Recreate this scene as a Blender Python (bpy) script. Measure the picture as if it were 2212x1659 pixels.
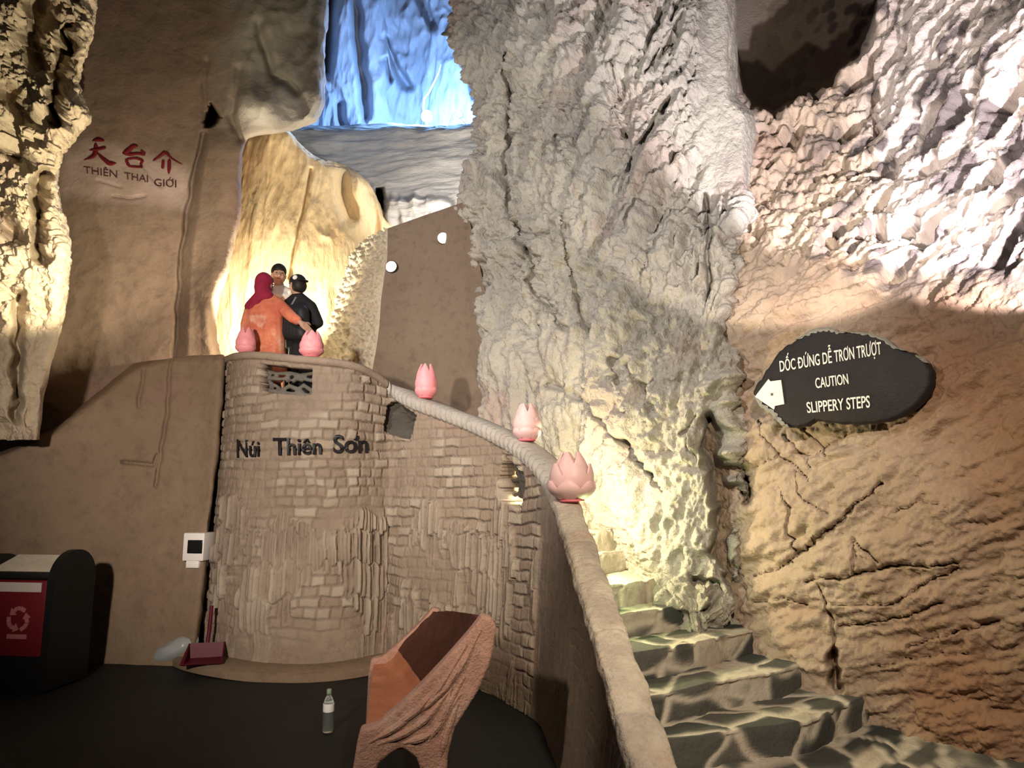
import bpy, bmesh, math, random
import numpy as np
from mathutils import Vector, Matrix, Euler
from mathutils.kdtree import KDTree

random.seed(7)
RNG = np.random.default_rng(7)
PI = math.pi
for o in list(bpy.data.objects):
    bpy.data.objects.remove(o, do_unlink=True)
S = bpy.context.scene
C = S.collection

# ------------------------------------------------------------------ camera
W, H, F = 2212, 1659, 1495.0
PITCH = math.atan(220.5 / F)
CZ = 1.6
cam_d = bpy.data.cameras.new('camera')
cam_d.sensor_width = 36
cam_d.lens = F * 36 / W
cam_d.clip_end = 200
cam = bpy.data.objects.new('camera', cam_d)
cam.location = (0, 0, CZ)
cam.rotation_euler = (PI / 2 + PITCH, 0, 0)
C.objects.link(cam)
S.camera = cam
sP, cP = math.sin(PITCH), math.cos(PITCH)


def at(px, py, Y):
    """a point at forward distance Y seen in the direction of pixel (px, py)"""
    a = (np.asarray(px, float) - W / 2) / F
    b = -(np.asarray(py, float) - H / 2) / F
    dy = cP - b * sP
    t = np.asarray(Y, float) / dy
    return np.stack([a * t, t * dy, CZ + t * (sP + b * cP)], -1)


def atz(px, py, z):
    b = -(py - H / 2) / F
    dz = sP + b * cP
    return at(px, py, (z - CZ) / dz * (cP - b * sP))


def proj(P):
    P = np.asarray(P, float)
    y, z = P[..., 1], P[..., 2] - CZ
    d = y * cP + z * sP
    u = -y * sP + z * cP
    return W / 2 + F * P[..., 0] / d, H / 2 - F * u / d


# ------------------------------------------------------------------ light and exposure
S.view_settings.view_transform = 'Standard'
S.view_settings.look = 'None'
S.view_settings.gamma = 1
S.view_settings.use_curve_mapping = False
S.view_settings.exposure = 0.0
wd = bpy.data.worlds.new('world')
S.world = wd
wd.use_nodes = True
wd.node_tree.nodes['Background'].inputs[0].default_value = (0.9, 0.72, 0.62, 1)
wd.node_tree.nodes['Background'].inputs[1].default_value = 0.028


def lamp(kind, loc, power, col, aim=None, size=0.2, spot=60, blend=0.5):
    d = bpy.data.lights.new('unseen_cave_light', kind)  # unseen light without a fixture; several are added fill
    d.energy = power
    d.color = col
    if kind == 'AREA':
        d.size = size
    else:
        d.shadow_soft_size = size
    if kind == 'SPOT':
        d.spot_size = math.radians(spot)
        d.spot_blend = blend
    o = bpy.data.objects.new('unseen_cave_light', d)
    o.location = tuple(loc)
    if aim is not None:
        v = Vector(tuple(aim)) - Vector(tuple(loc))
        o.rotation_euler = v.to_track_quat('-Z', 'Y').to_euler()
    C.objects.link(o)
    return o


WARM = (1.0, 0.80, 0.58)
NEUT = (1.0, 0.93, 0.84)
# unseen spots set around the visitor's area to light the cave walls
lamp('SPOT', (-1.9, 0.4, 2.4), 1700, (1.0, .86, .72), at(640, 840, 6.4), .10, 68, 1.0)
lamp('SPOT', (-1.7, 1.5, 2.7), 190, (1.0, .84, .70), at(880, 1480, 4.0), .08, 44, .9)  # unseen spot added to brighten the bench
lamp('SPOT', (-3.3, 2.0, 5.2), 1250, (1.0, .95, .90), at(1290, 480, 6.6), .10, 78, .8)
lamp('SPOT', (0.75, 1.1, 3.1), 640, (1.0, .83, .61), at(1540, 1300, 4.9), .07, 84, 1.0)
lamp('SPOT', at(2480, 470, 3.0), 1000, (1.0, .91, .93), at(2030, 60, 5.4), .03, 84, .15)
lamp('SPOT', at(2330, 640, 3.1), 300, (1.0, .90, .92), at(2110, 200, 4.7), .03, 80, .15)
lamp('SPOT', at(1690, 575, 3.3), 330, (1.0, .87, .76), at(1740, 110, 5.9), .03, 86, .15)
# alcove behind the parapet
lamp('SPOT', at(560, 750, 8.55), 480, (1.0, .92, .72), at(540, 520, 9.4), .06, 150, .6)
lamp('POINT', at(540, 752, 7.62), 75, (1.0, .86, .56), size=.05)
lamp('POINT', at(960, 470, 9.1), 45, (1.0, .93, .84), size=.06)  # unseen fill added behind the concrete screen to brighten the ledge
lamp('SPOT', at(990, 424, 8.6), 260, (1.0, .96, .90), at(900, 330, 10.7), .05, 120, .7)  # unseen spot added above the screen top to light the ledge front
# stair niche
lamp('POINT', at(1228, 1095, 5.55), 95, (1.0, .84, .52), size=.06)
lamp('POINT', at(1300, 1180, 5.05), 14, (.70, 1.0, .40), size=.06)
# craggy pillar on the left
lamp('SPOT', at(225, 600, 5.2), 420, (1.0, .86, .60), at(40, 360, 6.0), .03, 100, .3)

# ------------------------------------------------------------------ noise
PERM = RNG.permutation(256)
GR = RNG.normal(size=(256, 3))
GR /= np.linalg.norm(GR, axis=1)[:, None]


def perlin(P):
    P = np.asarray(P, float)
    I = np.floor(P).astype(int)
    f = P - I
    u = f * f * f * (f * (f * 6 - 15) + 10)
    r = 0
    for dx in (0, 1):
        wx = u[..., 0] if dx else 1 - u[..., 0]
        for dy in (0, 1):
            wy = u[..., 1] if dy else 1 - u[..., 1]
            for dz in (0, 1):
                wz = u[..., 2] if dz else 1 - u[..., 2]
                h = PERM[(PERM[(PERM[(I[..., 0] + dx) & 255] + I[..., 1] + dy) & 255] + I[..., 2] + dz) & 255]
                g = GR[h]
                r = r + wx * wy * wz * (g[..., 0] * (f[..., 0] - dx) + g[..., 1] * (f[..., 1] - dy) + g[..., 2] * (f[..., 2] - dz))
    return r * 1.5


def fbm(P, o=4, g=.5):
    r, a, t = 0, 1., 0
    for i in range(o):
        r = r + a * perlin(P * 2 ** i + 17.3 * i)
        t += a
        a *= g
    return r / t


def ridged(P, o=3, g=.5):
    r, a, t = 0, 1., 0
    for i in range(o):
        r = r + a * (1 - 2 * np.abs(perlin(P * 2 ** i + 31.7 * i)))
        t += a
        a *= g
    return r / t


def billow(P, o=3, g=.5):
    r, a, t = 0, 1., 0
    for i in range(o):
        r = r + a * (np.minimum(np.abs(perlin(P * 2 ** i + 11.9 * i)) * 2.6, 1.15))
        t += a
        a *= g
    return r / t - .5


JIT = RNG.random((256, 3))


def worley(P):
    I = np.floor(P).astype(int)
    f = P - I
    d1 = np.full(P.shape[:-1], 9.)
    d2 = d1.copy()
    idd = np.zeros(P.shape[:-1], int)
    for dx in (-1, 0, 1):
        for dy in (-1, 0, 1):
            for dz in (-1, 0, 1):
                h = PERM[(PERM[(PERM[(I[..., 0] + dx) & 255] + I[..., 1] + dy) & 255] + I[..., 2] + dz) & 255]
                j = JIT[h]
                d = np.sqrt((dx + j[..., 0] - f[..., 0]) ** 2 + (dy + j[..., 1] - f[..., 1]) ** 2 + (dz + j[..., 2] - f[..., 2]) ** 2)
                m = d < d1
                d2 = np.where(m, d1, np.minimum(d2, d))
                idd = np.where(m, h, idd)
                d1 = np.where(m, d, d1)
    return d1, d2, idd


def sst(a, b, x):
    t = np.clip((x - a) / (b - a), 0, 1)
    return t * t * (3 - 2 * t)


def seg_dist(px, py, poly):
    d = np.full(px.shape, 1e9)
    for (x0, y0), (x1, y1) in zip(poly[:-1], poly[1:]):
        vx, vy = x1 - x0, y1 - y0
        t = np.clip(((px - x0) * vx + (py - y0) * vy) / (vx * vx + vy * vy + 1e-9), 0, 1)
        d = np.minimum(d, np.hypot(px - x0 - t * vx, py - y0 - t * vy))
    return d


def inside(px, py, poly):
    r = np.zeros(px.shape, bool)
    n = len(poly)
    for i in range(n):
        x0, y0 = poly[i]
        x1, y1 = poly[(i + 1) % n]
        c = ((y0 > py) != (y1 > py)) & (px < (x1 - x0) * (py - y0) / (y1 - y0 + 1e-12) + x0)
        r ^= c
    return r


def sdist(px, py, poly):
    d = seg_dist(px, py, list(poly) + [poly[0]])
    return np.where(inside(px, py, poly), d, -d)


# ------------------------------------------------------------------ mesh helpers
def new_obj(name, me, mat=None, parent=None):
    o = bpy.data.objects.new(name, me)
    C.objects.link(o)
    if mat is not None:
        me.materials.append(mat)
    if parent is not None:
        o.parent = parent
    return o


def mesh_np(name, V, Q, mat=None, parent=None, smooth=True, attrs=None):
    """V (n,3), Q (m,k) int array of faces with k corners each"""
    V = np.asarray(V, np.float32)
    Q = np.asarray(Q, np.int32)
    me = bpy.data.meshes.new(name)
    me.vertices.add(len(V))
    me.vertices.foreach_set('co', V.ravel())
    k = Q.shape[1]
    me.loops.add(Q.size)
    me.loops.foreach_set('vertex_index', Q.ravel())
    me.polygons.add(len(Q))
    me.polygons.foreach_set('loop_start', np.arange(0, Q.size, k, dtype=np.int32))
    try:
        me.polygons.foreach_set('loop_total', np.full(len(Q), k, np.int32))
    except Exception:
        pass
    me.polygons.foreach_set('use_smooth', np.full(len(Q), smooth, bool))
    for n, a in (attrs or {}).items():
        at_ = me.attributes.new(n, 'FLOAT', 'POINT')
        at_.data.foreach_set('value', np.asarray(a, np.float32).ravel())
    me.update(calc_edges=True)
    me.validate()
    return new_obj(name, me, mat, parent)


def mesh_py(name, V, Fc, mat=None, parent=None, smooth=True):
    me = bpy.data.meshes.new(name)
    me.from_pydata([tuple(v) for v in V], [], [tuple(f) for f in Fc])
    me.update()
    bm = bmesh.new()
    bm.from_mesh(me)
    bmesh.ops.recalc_face_normals(bm, faces=bm.faces)
    bm.to_mesh(me)
    bm.free()
    me.polygons.foreach_set('use_smooth', [smooth] * len(me.polygons))
    return new_obj(name, me, mat, parent)


class MB:
    """collects shapes that belong to ONE part"""
    def __init__(s):
        s.V, s.F = [], []

    def add(s, V, Fc):
        n = len(s.V)
        s.V += [tuple(v) for v in V]
        s.F += [tuple(i + n for i in f) for f in Fc]
        return s

    def box(s, lo, hi, M=None, bev=0.0):
        bm = bmesh.new()
        bmesh.ops.create_cube(bm, size=1)
        c = [(lo[i] + hi[i]) / 2 for i in range(3)]
        d = [abs(hi[i] - lo[i]) for i in range(3)]
        for v in bm.verts:
            v.co = Vector([c[i] + v.co[i] * d[i] for i in range(3)])
        if bev:
            bmesh.ops.bevel(bm, geom=bm.edges[:], offset=bev, segments=2, affect='EDGES', profile=.5)
        if M is not None:
            bm.transform(M)
        bm.verts.index_update()
        s.add([v.co.copy() for v in bm.verts], [[v.index for v in f.verts] for f in bm.faces])
        bm.free()
        return s

    def tube(s, pts, r, n=10, cap=True):
        pts = [Vector(tuple(p)) for p in pts]
        rr = r if hasattr(r, '__len__') else [r] * len(pts)
        V, Fc = [], []
        pn = None
        for i, p in enumerate(pts):
            t = (pts[min(i + 1, len(pts) - 1)] - pts[max(i - 1, 0)]).normalized()
            if pn is None:
                pn = t.orthogonal().normalized()
            pn = (pn - t * pn.dot(t)).normalized()
            b = t.cross(pn)
            for k in range(n):
                a = 2 * PI * k / n
                V.append(p + (pn * math.cos(a) + b * math.sin(a)) * rr[i])
        for i in range(len(pts) - 1):
            for k in range(n):
                k2 = (k + 1) % n
                Fc.append((i * n + k, i * n + k2, (i + 1) * n + k2, (i + 1) * n + k))
        if cap:
            Fc.append(tuple(range(n)))
            Fc.append(tuple((len(pts) - 1) * n + k for k in range(n)))
        return s.add(V, Fc)

    def lathe(s, prof, n=24, M=None):
        V, Fc = [], []
        for r, z in prof:
            for k in range(n):
                a = 2 * PI * k / n
                v = Vector((r * math.cos(a), r * math.sin(a), z))
                V.append(M @ v if M is not None else v)
        for i in range(len(prof) - 1):
            for k in range(n):
                k2 = (k + 1) % n
                Fc.append((i * n + k, i * n + k2, (i + 1) * n + k2, (i + 1) * n + k))
        Fc.append(tuple(range(n)))
        Fc.append(tuple((len(prof) - 1) * n + k for k in range(n)))
        return s.add(V, Fc)

    def ell(s, c, r, rot=None, n=14, m=9):
        V, Fc = [], []
        R = Euler(rot).to_matrix() if rot is not None else Matrix.Identity(3)
        c = Vector(tuple(c))
        for i in range(m + 1):
            th = PI * i / m
            th = min(max(th, .02), PI - .02)
            for k in range(n):
                a = 2 * PI * k / n
                V.append(c + R @ Vector((r[0] * math.sin(th) * math.cos(a), r[1] * math.sin(th) * math.sin(a), r[2] * math.cos(th))))
        for i in range(m):
            for k in range(n):
                k2 = (k + 1) % n
                Fc.append((i * n + k, i * n + k2, (i + 1) * n + k2, (i + 1) * n + k))
        Fc.append(tuple(range(n)))
        Fc.append(tuple(m * n + k for k in range(n)))
        return s.add(V, Fc)

    def cap(s, a, b, ra, rb, n=12):
        """capsule that tapers from ra to rb"""
        a, b = Vector(tuple(a)), Vector(tuple(b))
        t = (b - a).normalized()
        pts, rr = [], []
        for q in (-.99, -.8, -.45, 0):
            pts.append(a + t * ra * q)
            rr.append(ra * math.sqrt(1 - q * q))
        for q in (0, .45, .8, .99):
            pts.append(b + t * rb * q)
            rr.append(rb * math.sqrt(1 - q * q))
        return s.tube(pts, rr, n)

    def prism(s, poly, fn, d0, d1):
        """poly of 2-D points; fn(x, y, depth) places them"""
        n = len(poly)
        V = [fn(x, y, d0) for x, y in poly] + [fn(x, y, d1) for x, y in poly]
        Fc = [tuple(range(n)), tuple(range(n, 2 * n))] + [(i, (i + 1) % n, n + (i + 1) % n, n + i) for i in range(n)]
        return s.add(V, Fc)

    def build(s, name, mat, parent=None, smooth=True, M=None, remesh=0, sm=0):
        V = s.V if M is None else [M @ Vector(v) for v in s.V]
        o = mesh_py(name, V, s.F, mat, parent, smooth)
        if remesh:
            m = o.modifiers.new('remesh', 'REMESH')
            m.mode = 'VOXEL'
            m.voxel_size = remesh
            m.use_smooth_shade = True
            if sm:
                q = o.modifiers.new('smooth', 'SMOOTH')
                q.iterations = sm
                q.factor = .5
        elif smooth:
            try:
                o.data.set_sharp_from_angle(angle=math.radians(40))
            except Exception:
                pass
        return o


def tag(o, label=None, cat=None, group=None, kind=None):
    if label:
        o['label'] = label
    if cat:
        o['category'] = cat
    if group:
        o['group'] = group
    if kind:
        o['kind'] = kind
    return o


def thing(name, label, cat, loc=(0, 0, 0), rz=0, group=None):
    o = bpy.data.objects.new(name, None)
    o.empty_display_size = .1
    C.objects.link(o)
    o.location = tuple(loc)
    o.rotation_euler = (0, 0, rz)
    return tag(o, label, cat, group)


# ------------------------------------------------------------------ materials
def material(name, col, rough=.8, metal=0, spec=.3, emit=None, estr=0, trans=0):
    m = bpy.data.materials.new(name)
    m.use_nodes = True
    b = m.node_tree.nodes['Principled BSDF']
    b.inputs['Base Color'].default_value = (*col, 1)
    b.inputs['Roughness'].default_value = rough
    b.inputs['Metallic'].default_value = metal
    b.inputs['Specular IOR Level'].default_value = spec
    if trans:
        b.inputs['Transmission Weight'].default_value = trans
    if emit:
        b.inputs['Emission Color'].default_value = (*emit, 1)
        b.inputs['Emission Strength'].default_value = estr
    return m


def rock_mat(name, cols, scale=1.5, bump=.4, bscale=14, rough=.85, attr=None, acol=None, stretch=(1, 1, 1), bdist=.03, spec=.25):
    """procedural stone: three colours mixed by noise, a bump, and optionally a tint attribute that mixes in acol"""
    m = material(name, cols[0], rough, spec=spec)
    nt = m.node_tree
    N, L = nt.nodes, nt.links
    b = N['Principled BSDF']
    tc = N.new('ShaderNodeTexCoord')
    mp = N.new('ShaderNodeMapping')
    mp.inputs['Scale'].default_value = stretch
    L.new(tc.outputs['Object'], mp.inputs['Vector'])

    def noise(sc, det=6, ro=.6):
        n = N.new('ShaderNodeTexNoise')
        n.inputs['Scale'].default_value = sc
        n.inputs['Detail'].default_value = det
        n.inputs['Roughness'].default_value = ro
        L.new(mp.outputs['Vector'], n.inputs['Vector'])
        return n.outputs['Fac']

    def ramp(src, a, c):
        r = N.new('ShaderNodeMapRange')
        r.inputs['From Min'].default_value = a
        r.inputs['From Max'].default_value = c
        L.new(src, r.inputs['Value'])
        return r.outputs['Result']

    def mix(f, x, y):
        q = N.new('ShaderNodeMix')
        q.data_type = 'RGBA'
        L.new(f, q.inputs['Factor'])
        for s, v in ((q.inputs[6], x), (q.inputs[7], y)):
            if isinstance(v, tuple):
                s.default_value = (*v, 1)
            else:
                L.new(v, s)
        return q.outputs[2]

    c = mix(ramp(noise(scale), .38, .62), cols[0], cols[1])
    c = mix(ramp(noise(scale * .6 + .37, 4), .55, .72), c, cols[2])
    c = mix(ramp(noise(scale * 9, 5, .7), .50, .85), c, tuple(v * .55 for v in cols[0]))
    for nm, ac in ([(attr, acol)] if attr and not isinstance(attr, (list, tuple)) else zip(attr or [], acol or [])):
        a = N.new('ShaderNodeAttribute')
        a.attribute_name = nm
        c = mix(a.outputs['Fac'], c, ac)
    L.new(c, b.inputs['Base Color'])
    if bump:
        bp = N.new('ShaderNodeBump')
        bp.inputs['Strength'].default_value = bump
        bp.inputs['Distance'].default_value = bdist
        ad = N.new('ShaderNodeMath')
        ad.operation = 'ADD'
        L.new(noise(bscale, 8, .65), ad.inputs[0])
        L.new(noise(bscale * 3.1, 4, .6), ad.inputs[1])
        L.new(ad.outputs[0], bp.inputs['Height'])
        L.new(bp.outputs['Normal'], b.inputs['Normal'])
    return m


M_LIME = rock_mat('grey_limestone', [(.41, .385, .34), (.31, .29, .265), (.36, .28, .25)], 1.1, .6, 10, bdist=.05)
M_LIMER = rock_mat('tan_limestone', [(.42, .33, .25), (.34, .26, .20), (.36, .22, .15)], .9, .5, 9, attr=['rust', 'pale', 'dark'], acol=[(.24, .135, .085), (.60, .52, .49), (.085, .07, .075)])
M_PLAST = rock_mat('brown_cave_plaster', [(.245, .178, .135), (.20, .147, .11), (.26, .165, .135)], .8, .35, 7, attr=['pale', 'grey'], acol=[(.46, .36, .33), (.34, .315, .28)])
M_BUTT = rock_mat('brown_render', [(.235, .168, .115), (.19, .135, .088), (.24, .148, .115)], .9, .35, 7)
M_YEL = rock_mat('pale_cave_limestone', [(.64, .50, .30), (.56, .41, .22), (.60, .40, .21)], 1.6, .5, 8, stretch=(1, 1, .35))
M_BLUE = rock_mat('pale_flowstone', [(.55, .56, .60), (.45, .46, .50), (.40, .36, .38)], 1.0, .5, 6, stretch=(1, 1, .3))
M_LEDGE = rock_mat('grey_ledge_stone', [(.40, .38, .35), (.34, .32, .30), (.32, .29, .26)], 1.5, .6, 9, stretch=(.4, .4, 2.5))
M_SCREEN = rock_mat('smooth_brown_concrete', [(.185, .137, .102), (.16, .118, .086), (.19, .133, .11)], 1.2, .12, 18)
M_ROUGH = rock_mat('pebbly_stucco', [(.55, .49, .38), (.46, .40, .30), (.50, .42, .30)], 3, .5, 30)
M_CRAG = rock_mat('craggy_limestone', [(.55, .46, .33), (.46, .37, .26), (.36, .27, .21)], 1.6, .6, 12)
M_FLOOR = rock_mat('dark_floor_concrete', [(.017, .018, .0175), (.012, .013, .013), (.020, .019, .018)], 1.2, .25, 20, rough=.6)
M_STONE = rock_mat('grey_brown_masonry', [(.29, .222, .168), (.235, .18, .135), (.29, .20, .165)], 1.3, .35, 16, attr=['tone', 'mortar'], acol=[(.40, .34, .27), (.15, .115, .09)])
M_COPE = rock_mat('grey_coping_stone', [(.40, .37, .33), (.33, .30, .27), (.38, .30, .25)], 3, .4, 14)
M_RAMP = rock_mat('pale_coping_stone', [(.52, .46, .38), (.36, .31, .26), (.50, .36, .28)], 4, .6, 9)
M_LATT = rock_mat('grey_cement_lattice', [(.17, .155, .135), (.12, .11, .095), (.14, .115, .10)], 6, .4, 20)
M_LATTD = rock_mat('dark_cement_lattice', [(.085, .075, .062), (.06, .052, .044), (.07, .06, .05)], 6, .4, 20)
M_STEP = rock_mat('step_stone', [(.46, .42, .36), (.38, .34, .29), (.42, .34, .27)], 2, .35, 12, attr=['tone', 'mortar'], acol=[(.040, .045, .045), (.52, .47, .40)])
M_STEPW = rock_mat('worn_step_cement', [(.48, .42, .35), (.40, .35, .29), (.42, .33, .26)], 2, .35, 12)


# ------------------------------------------------------------------ rock sheets
def pch(A, n):
    """monotone cubic through equally spaced rows of A"""
    A = np.asarray(A, float)
    K = len(A)
    d = np.diff(A, axis=0)
    m = np.zeros_like(A)
    m[0], m[-1] = d[0], d[-1]
    if K > 2:
        s = d[:-1] * d[1:]
        h = np.where(s > 0, 2 * s / np.where(np.abs(d[:-1] + d[1:]) < 1e-12, 1, d[:-1] + d[1:]), 0)
        m[1:-1] = h
    t = np.linspace(0, K - 1, n)
    i = np.minimum(t.astype(int), K - 2)
    f = (t - i).reshape((-1,) + (1,) * (A.ndim - 1))
    f2, f3 = f * f, f * f * f
    return A[i] * (2 * f3 - 3 * f2 + 1) + m[i] * (f3 - 2 * f2 + f) + A[i + 1] * (-2 * f3 + 3 * f2) + m[i + 1] * (f3 - f2)


def sheet(name, A, nu, nv, disp, mat, feat=None, attrs=None):
    """a rock face: control points (pixel direction and real distance) -> dense surface, carved by feat, roughened by disp"""
    A = np.array(A, float)
    G = pch(A, nv)
    G = np.swapaxes(pch(np.swapaxes(G, 0, 1), nu), 0, 1)
    px, py, Y = G[..., 0], G[..., 1], G[..., 2]
    if feat is not None:
        Y = feat(px, py, Y)
    P = at(px, py, Y)
    P0 = at(px, py, G[..., 2])
    Nn = np.cross(np.gradient(P0, axis=1), np.gradient(P0, axis=0))
    Nn /= np.linalg.norm(Nn, axis=-1, keepdims=True) + 1e-9
    if (Nn * (np.array([0, 0, CZ]) - P0)).sum() < 0:
        Nn = -Nn
    P = P + Nn * disp(P0, px, py)[..., None]
    i = np.arange(nv * nu).reshape(nv, nu)
    Q = np.stack([i[:-1, :-1], i[1:, :-1], i[1:, 1:], i[:-1, 1:]], -1).reshape(-1, 4)
    f = P.reshape(-1, 3)
    # orient faces towards the visitor
    q = Q[len(Q) // 2]
    n0 = np.cross(f[q[1]] - f[q[0]], f[q[2]] - f[q[0]])
    if np.dot(n0, Nn[nv // 2, nu // 2]) < 0:
        Q = Q[:, ::-1]
    at_ = {k: fn(P0, px, py).ravel() for k, fn in (attrs or {}).items()}
    o = mesh_np(name, f, Q, mat, attrs=at_)
    o['kind'] = 'structure'
    return o, P


def rows(pys, pxs, Ys):
    return [[(pxs[j], pys[i], Ys[i][j]) for j in range(len(pxs))] for i in range(len(pys))]


def surf_finder(P):
    """returns a function that gives the surface point of a sheet seen at a pixel"""
    f = P.reshape(-1, 3)
    x, y = proj(f)
    kd = KDTree(len(f))
    for k in range(len(f)):
        kd.insert((x[k], y[k], 0), k)
    kd.balance()

    def fn(px, py, off=.012):
        g = kd.find_n((px, py, 0), 4)
        w = [1 / (d + .5) for _, _, d in g]
        Yv = sum(f[i][1] * q for (_, i, _), q in zip(g, w)) / sum(w)
        p = at(px, py, Yv)
        v = np.array([0, 0, CZ]) - p
        return p + v / np.linalg.norm(v) * off
    return fn


def stretch(P, ax, k):
    """compress noise coordinates along the direction ax by k so that features run along it"""
    ax = np.array(ax, float)
    ax /= np.linalg.norm(ax)
    return P - (P @ ax)[..., None] * ax * (1 - k)


# floor
def floor_mesh():
    n = 90
    x = np.linspace(-9, 6, n)
    y = np.linspace(-3, 9.5, n)
    X, Y = np.meshgrid(x, y)
    P = np.stack([X, Y, 0 * X], -1)
    P[..., 2] = -.004 + .006 * fbm(P * 1.5, 3)
    i = np.arange(n * n).reshape(n, n)
    Q = np.stack([i[:-1, :-1], i[:-1, 1:], i[1:, 1:], i[1:, :-1]], -1).reshape(-1, 4)
    o = mesh_np('floor', P.reshape(-1, 3), Q, M_FLOOR)
    o['kind'] = 'structure'


floor_mesh()

# --- right wall: strata below, pitted rock above, a dark hollow at the top
RC = [1490, 1575, 1660, 1760, 1880, 2000, 2120, 2260, 2440]
RR = [-260, -100, 0, 100, 200, 300, 400, 500, 600, 700, 800, 900, 1050, 1200, 1350, 1500, 1600, 1700, 1850]
RY = [[9.0, 8.0, 7.6, 7.2, 6.8, 6.2, 5.6, 5.0, 4.5],
      [8.6, 7.7, 7.4, 7.1, 6.7, 6.1, 5.5, 4.9, 4.3],
      [8.2, 7.4, 7.1, 6.9, 6.6, 5.9, 5.3, 4.7, 4.2],
      [7.9, 7.2, 7.0, 6.8, 6.4, 5.7, 5.1, 4.5, 4.0],
      [7.6, 6.9, 6.8, 6.6, 6.2, 5.5, 4.9, 4.4, 3.9],
      [7.3, 6.5, 6.4, 6.2, 5.9, 5.4, 4.8, 4.3, 3.8],
      [7.0, 6.3, 6.1, 5.9, 5.6, 5.1, 4.6, 4.15, 3.7],
      [6.8, 6.1, 5.8, 5.5, 5.25, 4.8, 4.4, 4.0, 3.6],
      [6.5, 5.85, 5.5, 5.15, 4.85, 4.55, 4.2, 3.85, 3.5],
      [6.4, 5.7, 5.35, 5.0, 4.7, 4.4, 4.1, 3.75, 3.4],
      [6.4, 5.65, 5.25, 4.95, 4.65, 4.35, 4.05, 3.7, 3.4],
      [6.4, 5.65, 5.25, 4.95, 4.6, 4.3, 4.0, 3.7, 3.4],
      [6.4, 5.7, 5.3, 4.95, 4.6, 4.3, 4.05, 3.75, 3.45],
      [6.5, 5.75, 5.3, 4.95, 4.65, 4.4, 4.15, 3.85, 3.6],
      [6.5, 5.7, 5.35, 5.0, 4.75, 4.5, 4.25, 4.0, 3.75],
      [6.5, 5.6, 5.35, 5.05, 4.85, 4.62, 4.4, 4.15, 3.9],
      [6.5, 5.6, 5.4, 5.12, 4.9, 4.66, 4.45, 4.2, 4.0],
      [6.5, 5.6, 5.4, 5.15, 4.95, 4.7, 4.5, 4.25, 4.05],
      [6.5, 5.6, 5.4, 5.15, 4.95, 4.75, 4.5, 4.3, 4.1]]
HOLLOW = [(1560, -320), (1566, 0), (1578, 110), (1600, 195), (1625, 235), (1672, 252), (1740, 212), (1800, 172), (1858, 128), (1893, 60), (1907, 0), (1915, -320)]
R_CR = [([(1697, 1216), (1789, 1152), (1857, 1097), (1917, 1046)], 3.2, .10),
        ([(1739, 1257), (1857, 1239), (1949, 1216), (2077, 1211)], 3.2, .09),
        ([(1800, 1305), (1931, 1303), (2000, 1260), (2077, 1225)], 2.4, .06),
        ([(1812, 1357), (1917, 1339), (2040, 1300)], 3, .07),
        ([(1775, 1270), (1798, 1357), (1803, 1403)], 2.6, .07),
        ([(1802, 1400), (1806, 1440), (1803, 1480)], 7, .30),
        ([(1629, 1243), (1711, 1216)], 2.6, .07),
        ([(1597, 964), (1610, 1028), (1620, 1083)], 7, .28),
        ([(1642, 909), (1697, 991), (1766, 1040)], 2.2, .05),
        ([(1700, 940), (1760, 1010)], 3, .05),
        ([(1740, 925), (1800, 990)], 3, .05),
        ([(1850, 1170), (1858, 1240)], 2.4, .06),
        ([(1850, 1165), (1905, 1210)], 2.4, .06),
        ([(1880, 330), (1890, 290), (1885, 200)], 8, .15),
        ([(1560, 430), (1530, 480)], 6, .1),
        ([(1640, 1010), (1700, 975), (1760, 985), (1830, 940)], 2.2, .05),
        ([(1690, 1060), (1720, 1100), (1700, 1140), (1718, 1190)], 2.4, .06),
        ([(1720, 1020), (1745, 1075), (1800, 1110)], 2.2, .05),
        ([(1640, 1300), (1700, 1290), (1740, 1310)], 2.4, .05),
        ([(1930, 1110), (1990, 1080), (2060, 1090)], 2.4, .06),
        ([(1960, 1400), (2050, 1370), (2160, 1340)], 2.6, .06),
        ([(1900, 1440), (1990, 1420), (2090, 1410)], 2.4, .06)]


def r_feat(px, py, Y):
    sd = sdist(px, py, HOLLOW)
    Y = Y + 2.6 * sst(-3, 16, sd) - .10 * np.exp(-((sd + 14) / 22) ** 2)
    w = 8 * perlin(np.stack([px / 50, py / 50, 0 * px], -1)) + 5 * perlin(np.stack([px / 15, py / 15, 0 * px], -1))
    for poly, wd_, dp in R_CR:
        d = seg_dist(px + w, py + w * .6, poly)
        wl_ = wd_ * (.55 + .8 * np.abs(perlin(np.stack([px / 45, py / 45, 0 * px + 7], -1))) * 2)
        Y = Y + dp * np.exp(-(d / wl_) ** 2)
    return Y


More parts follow.
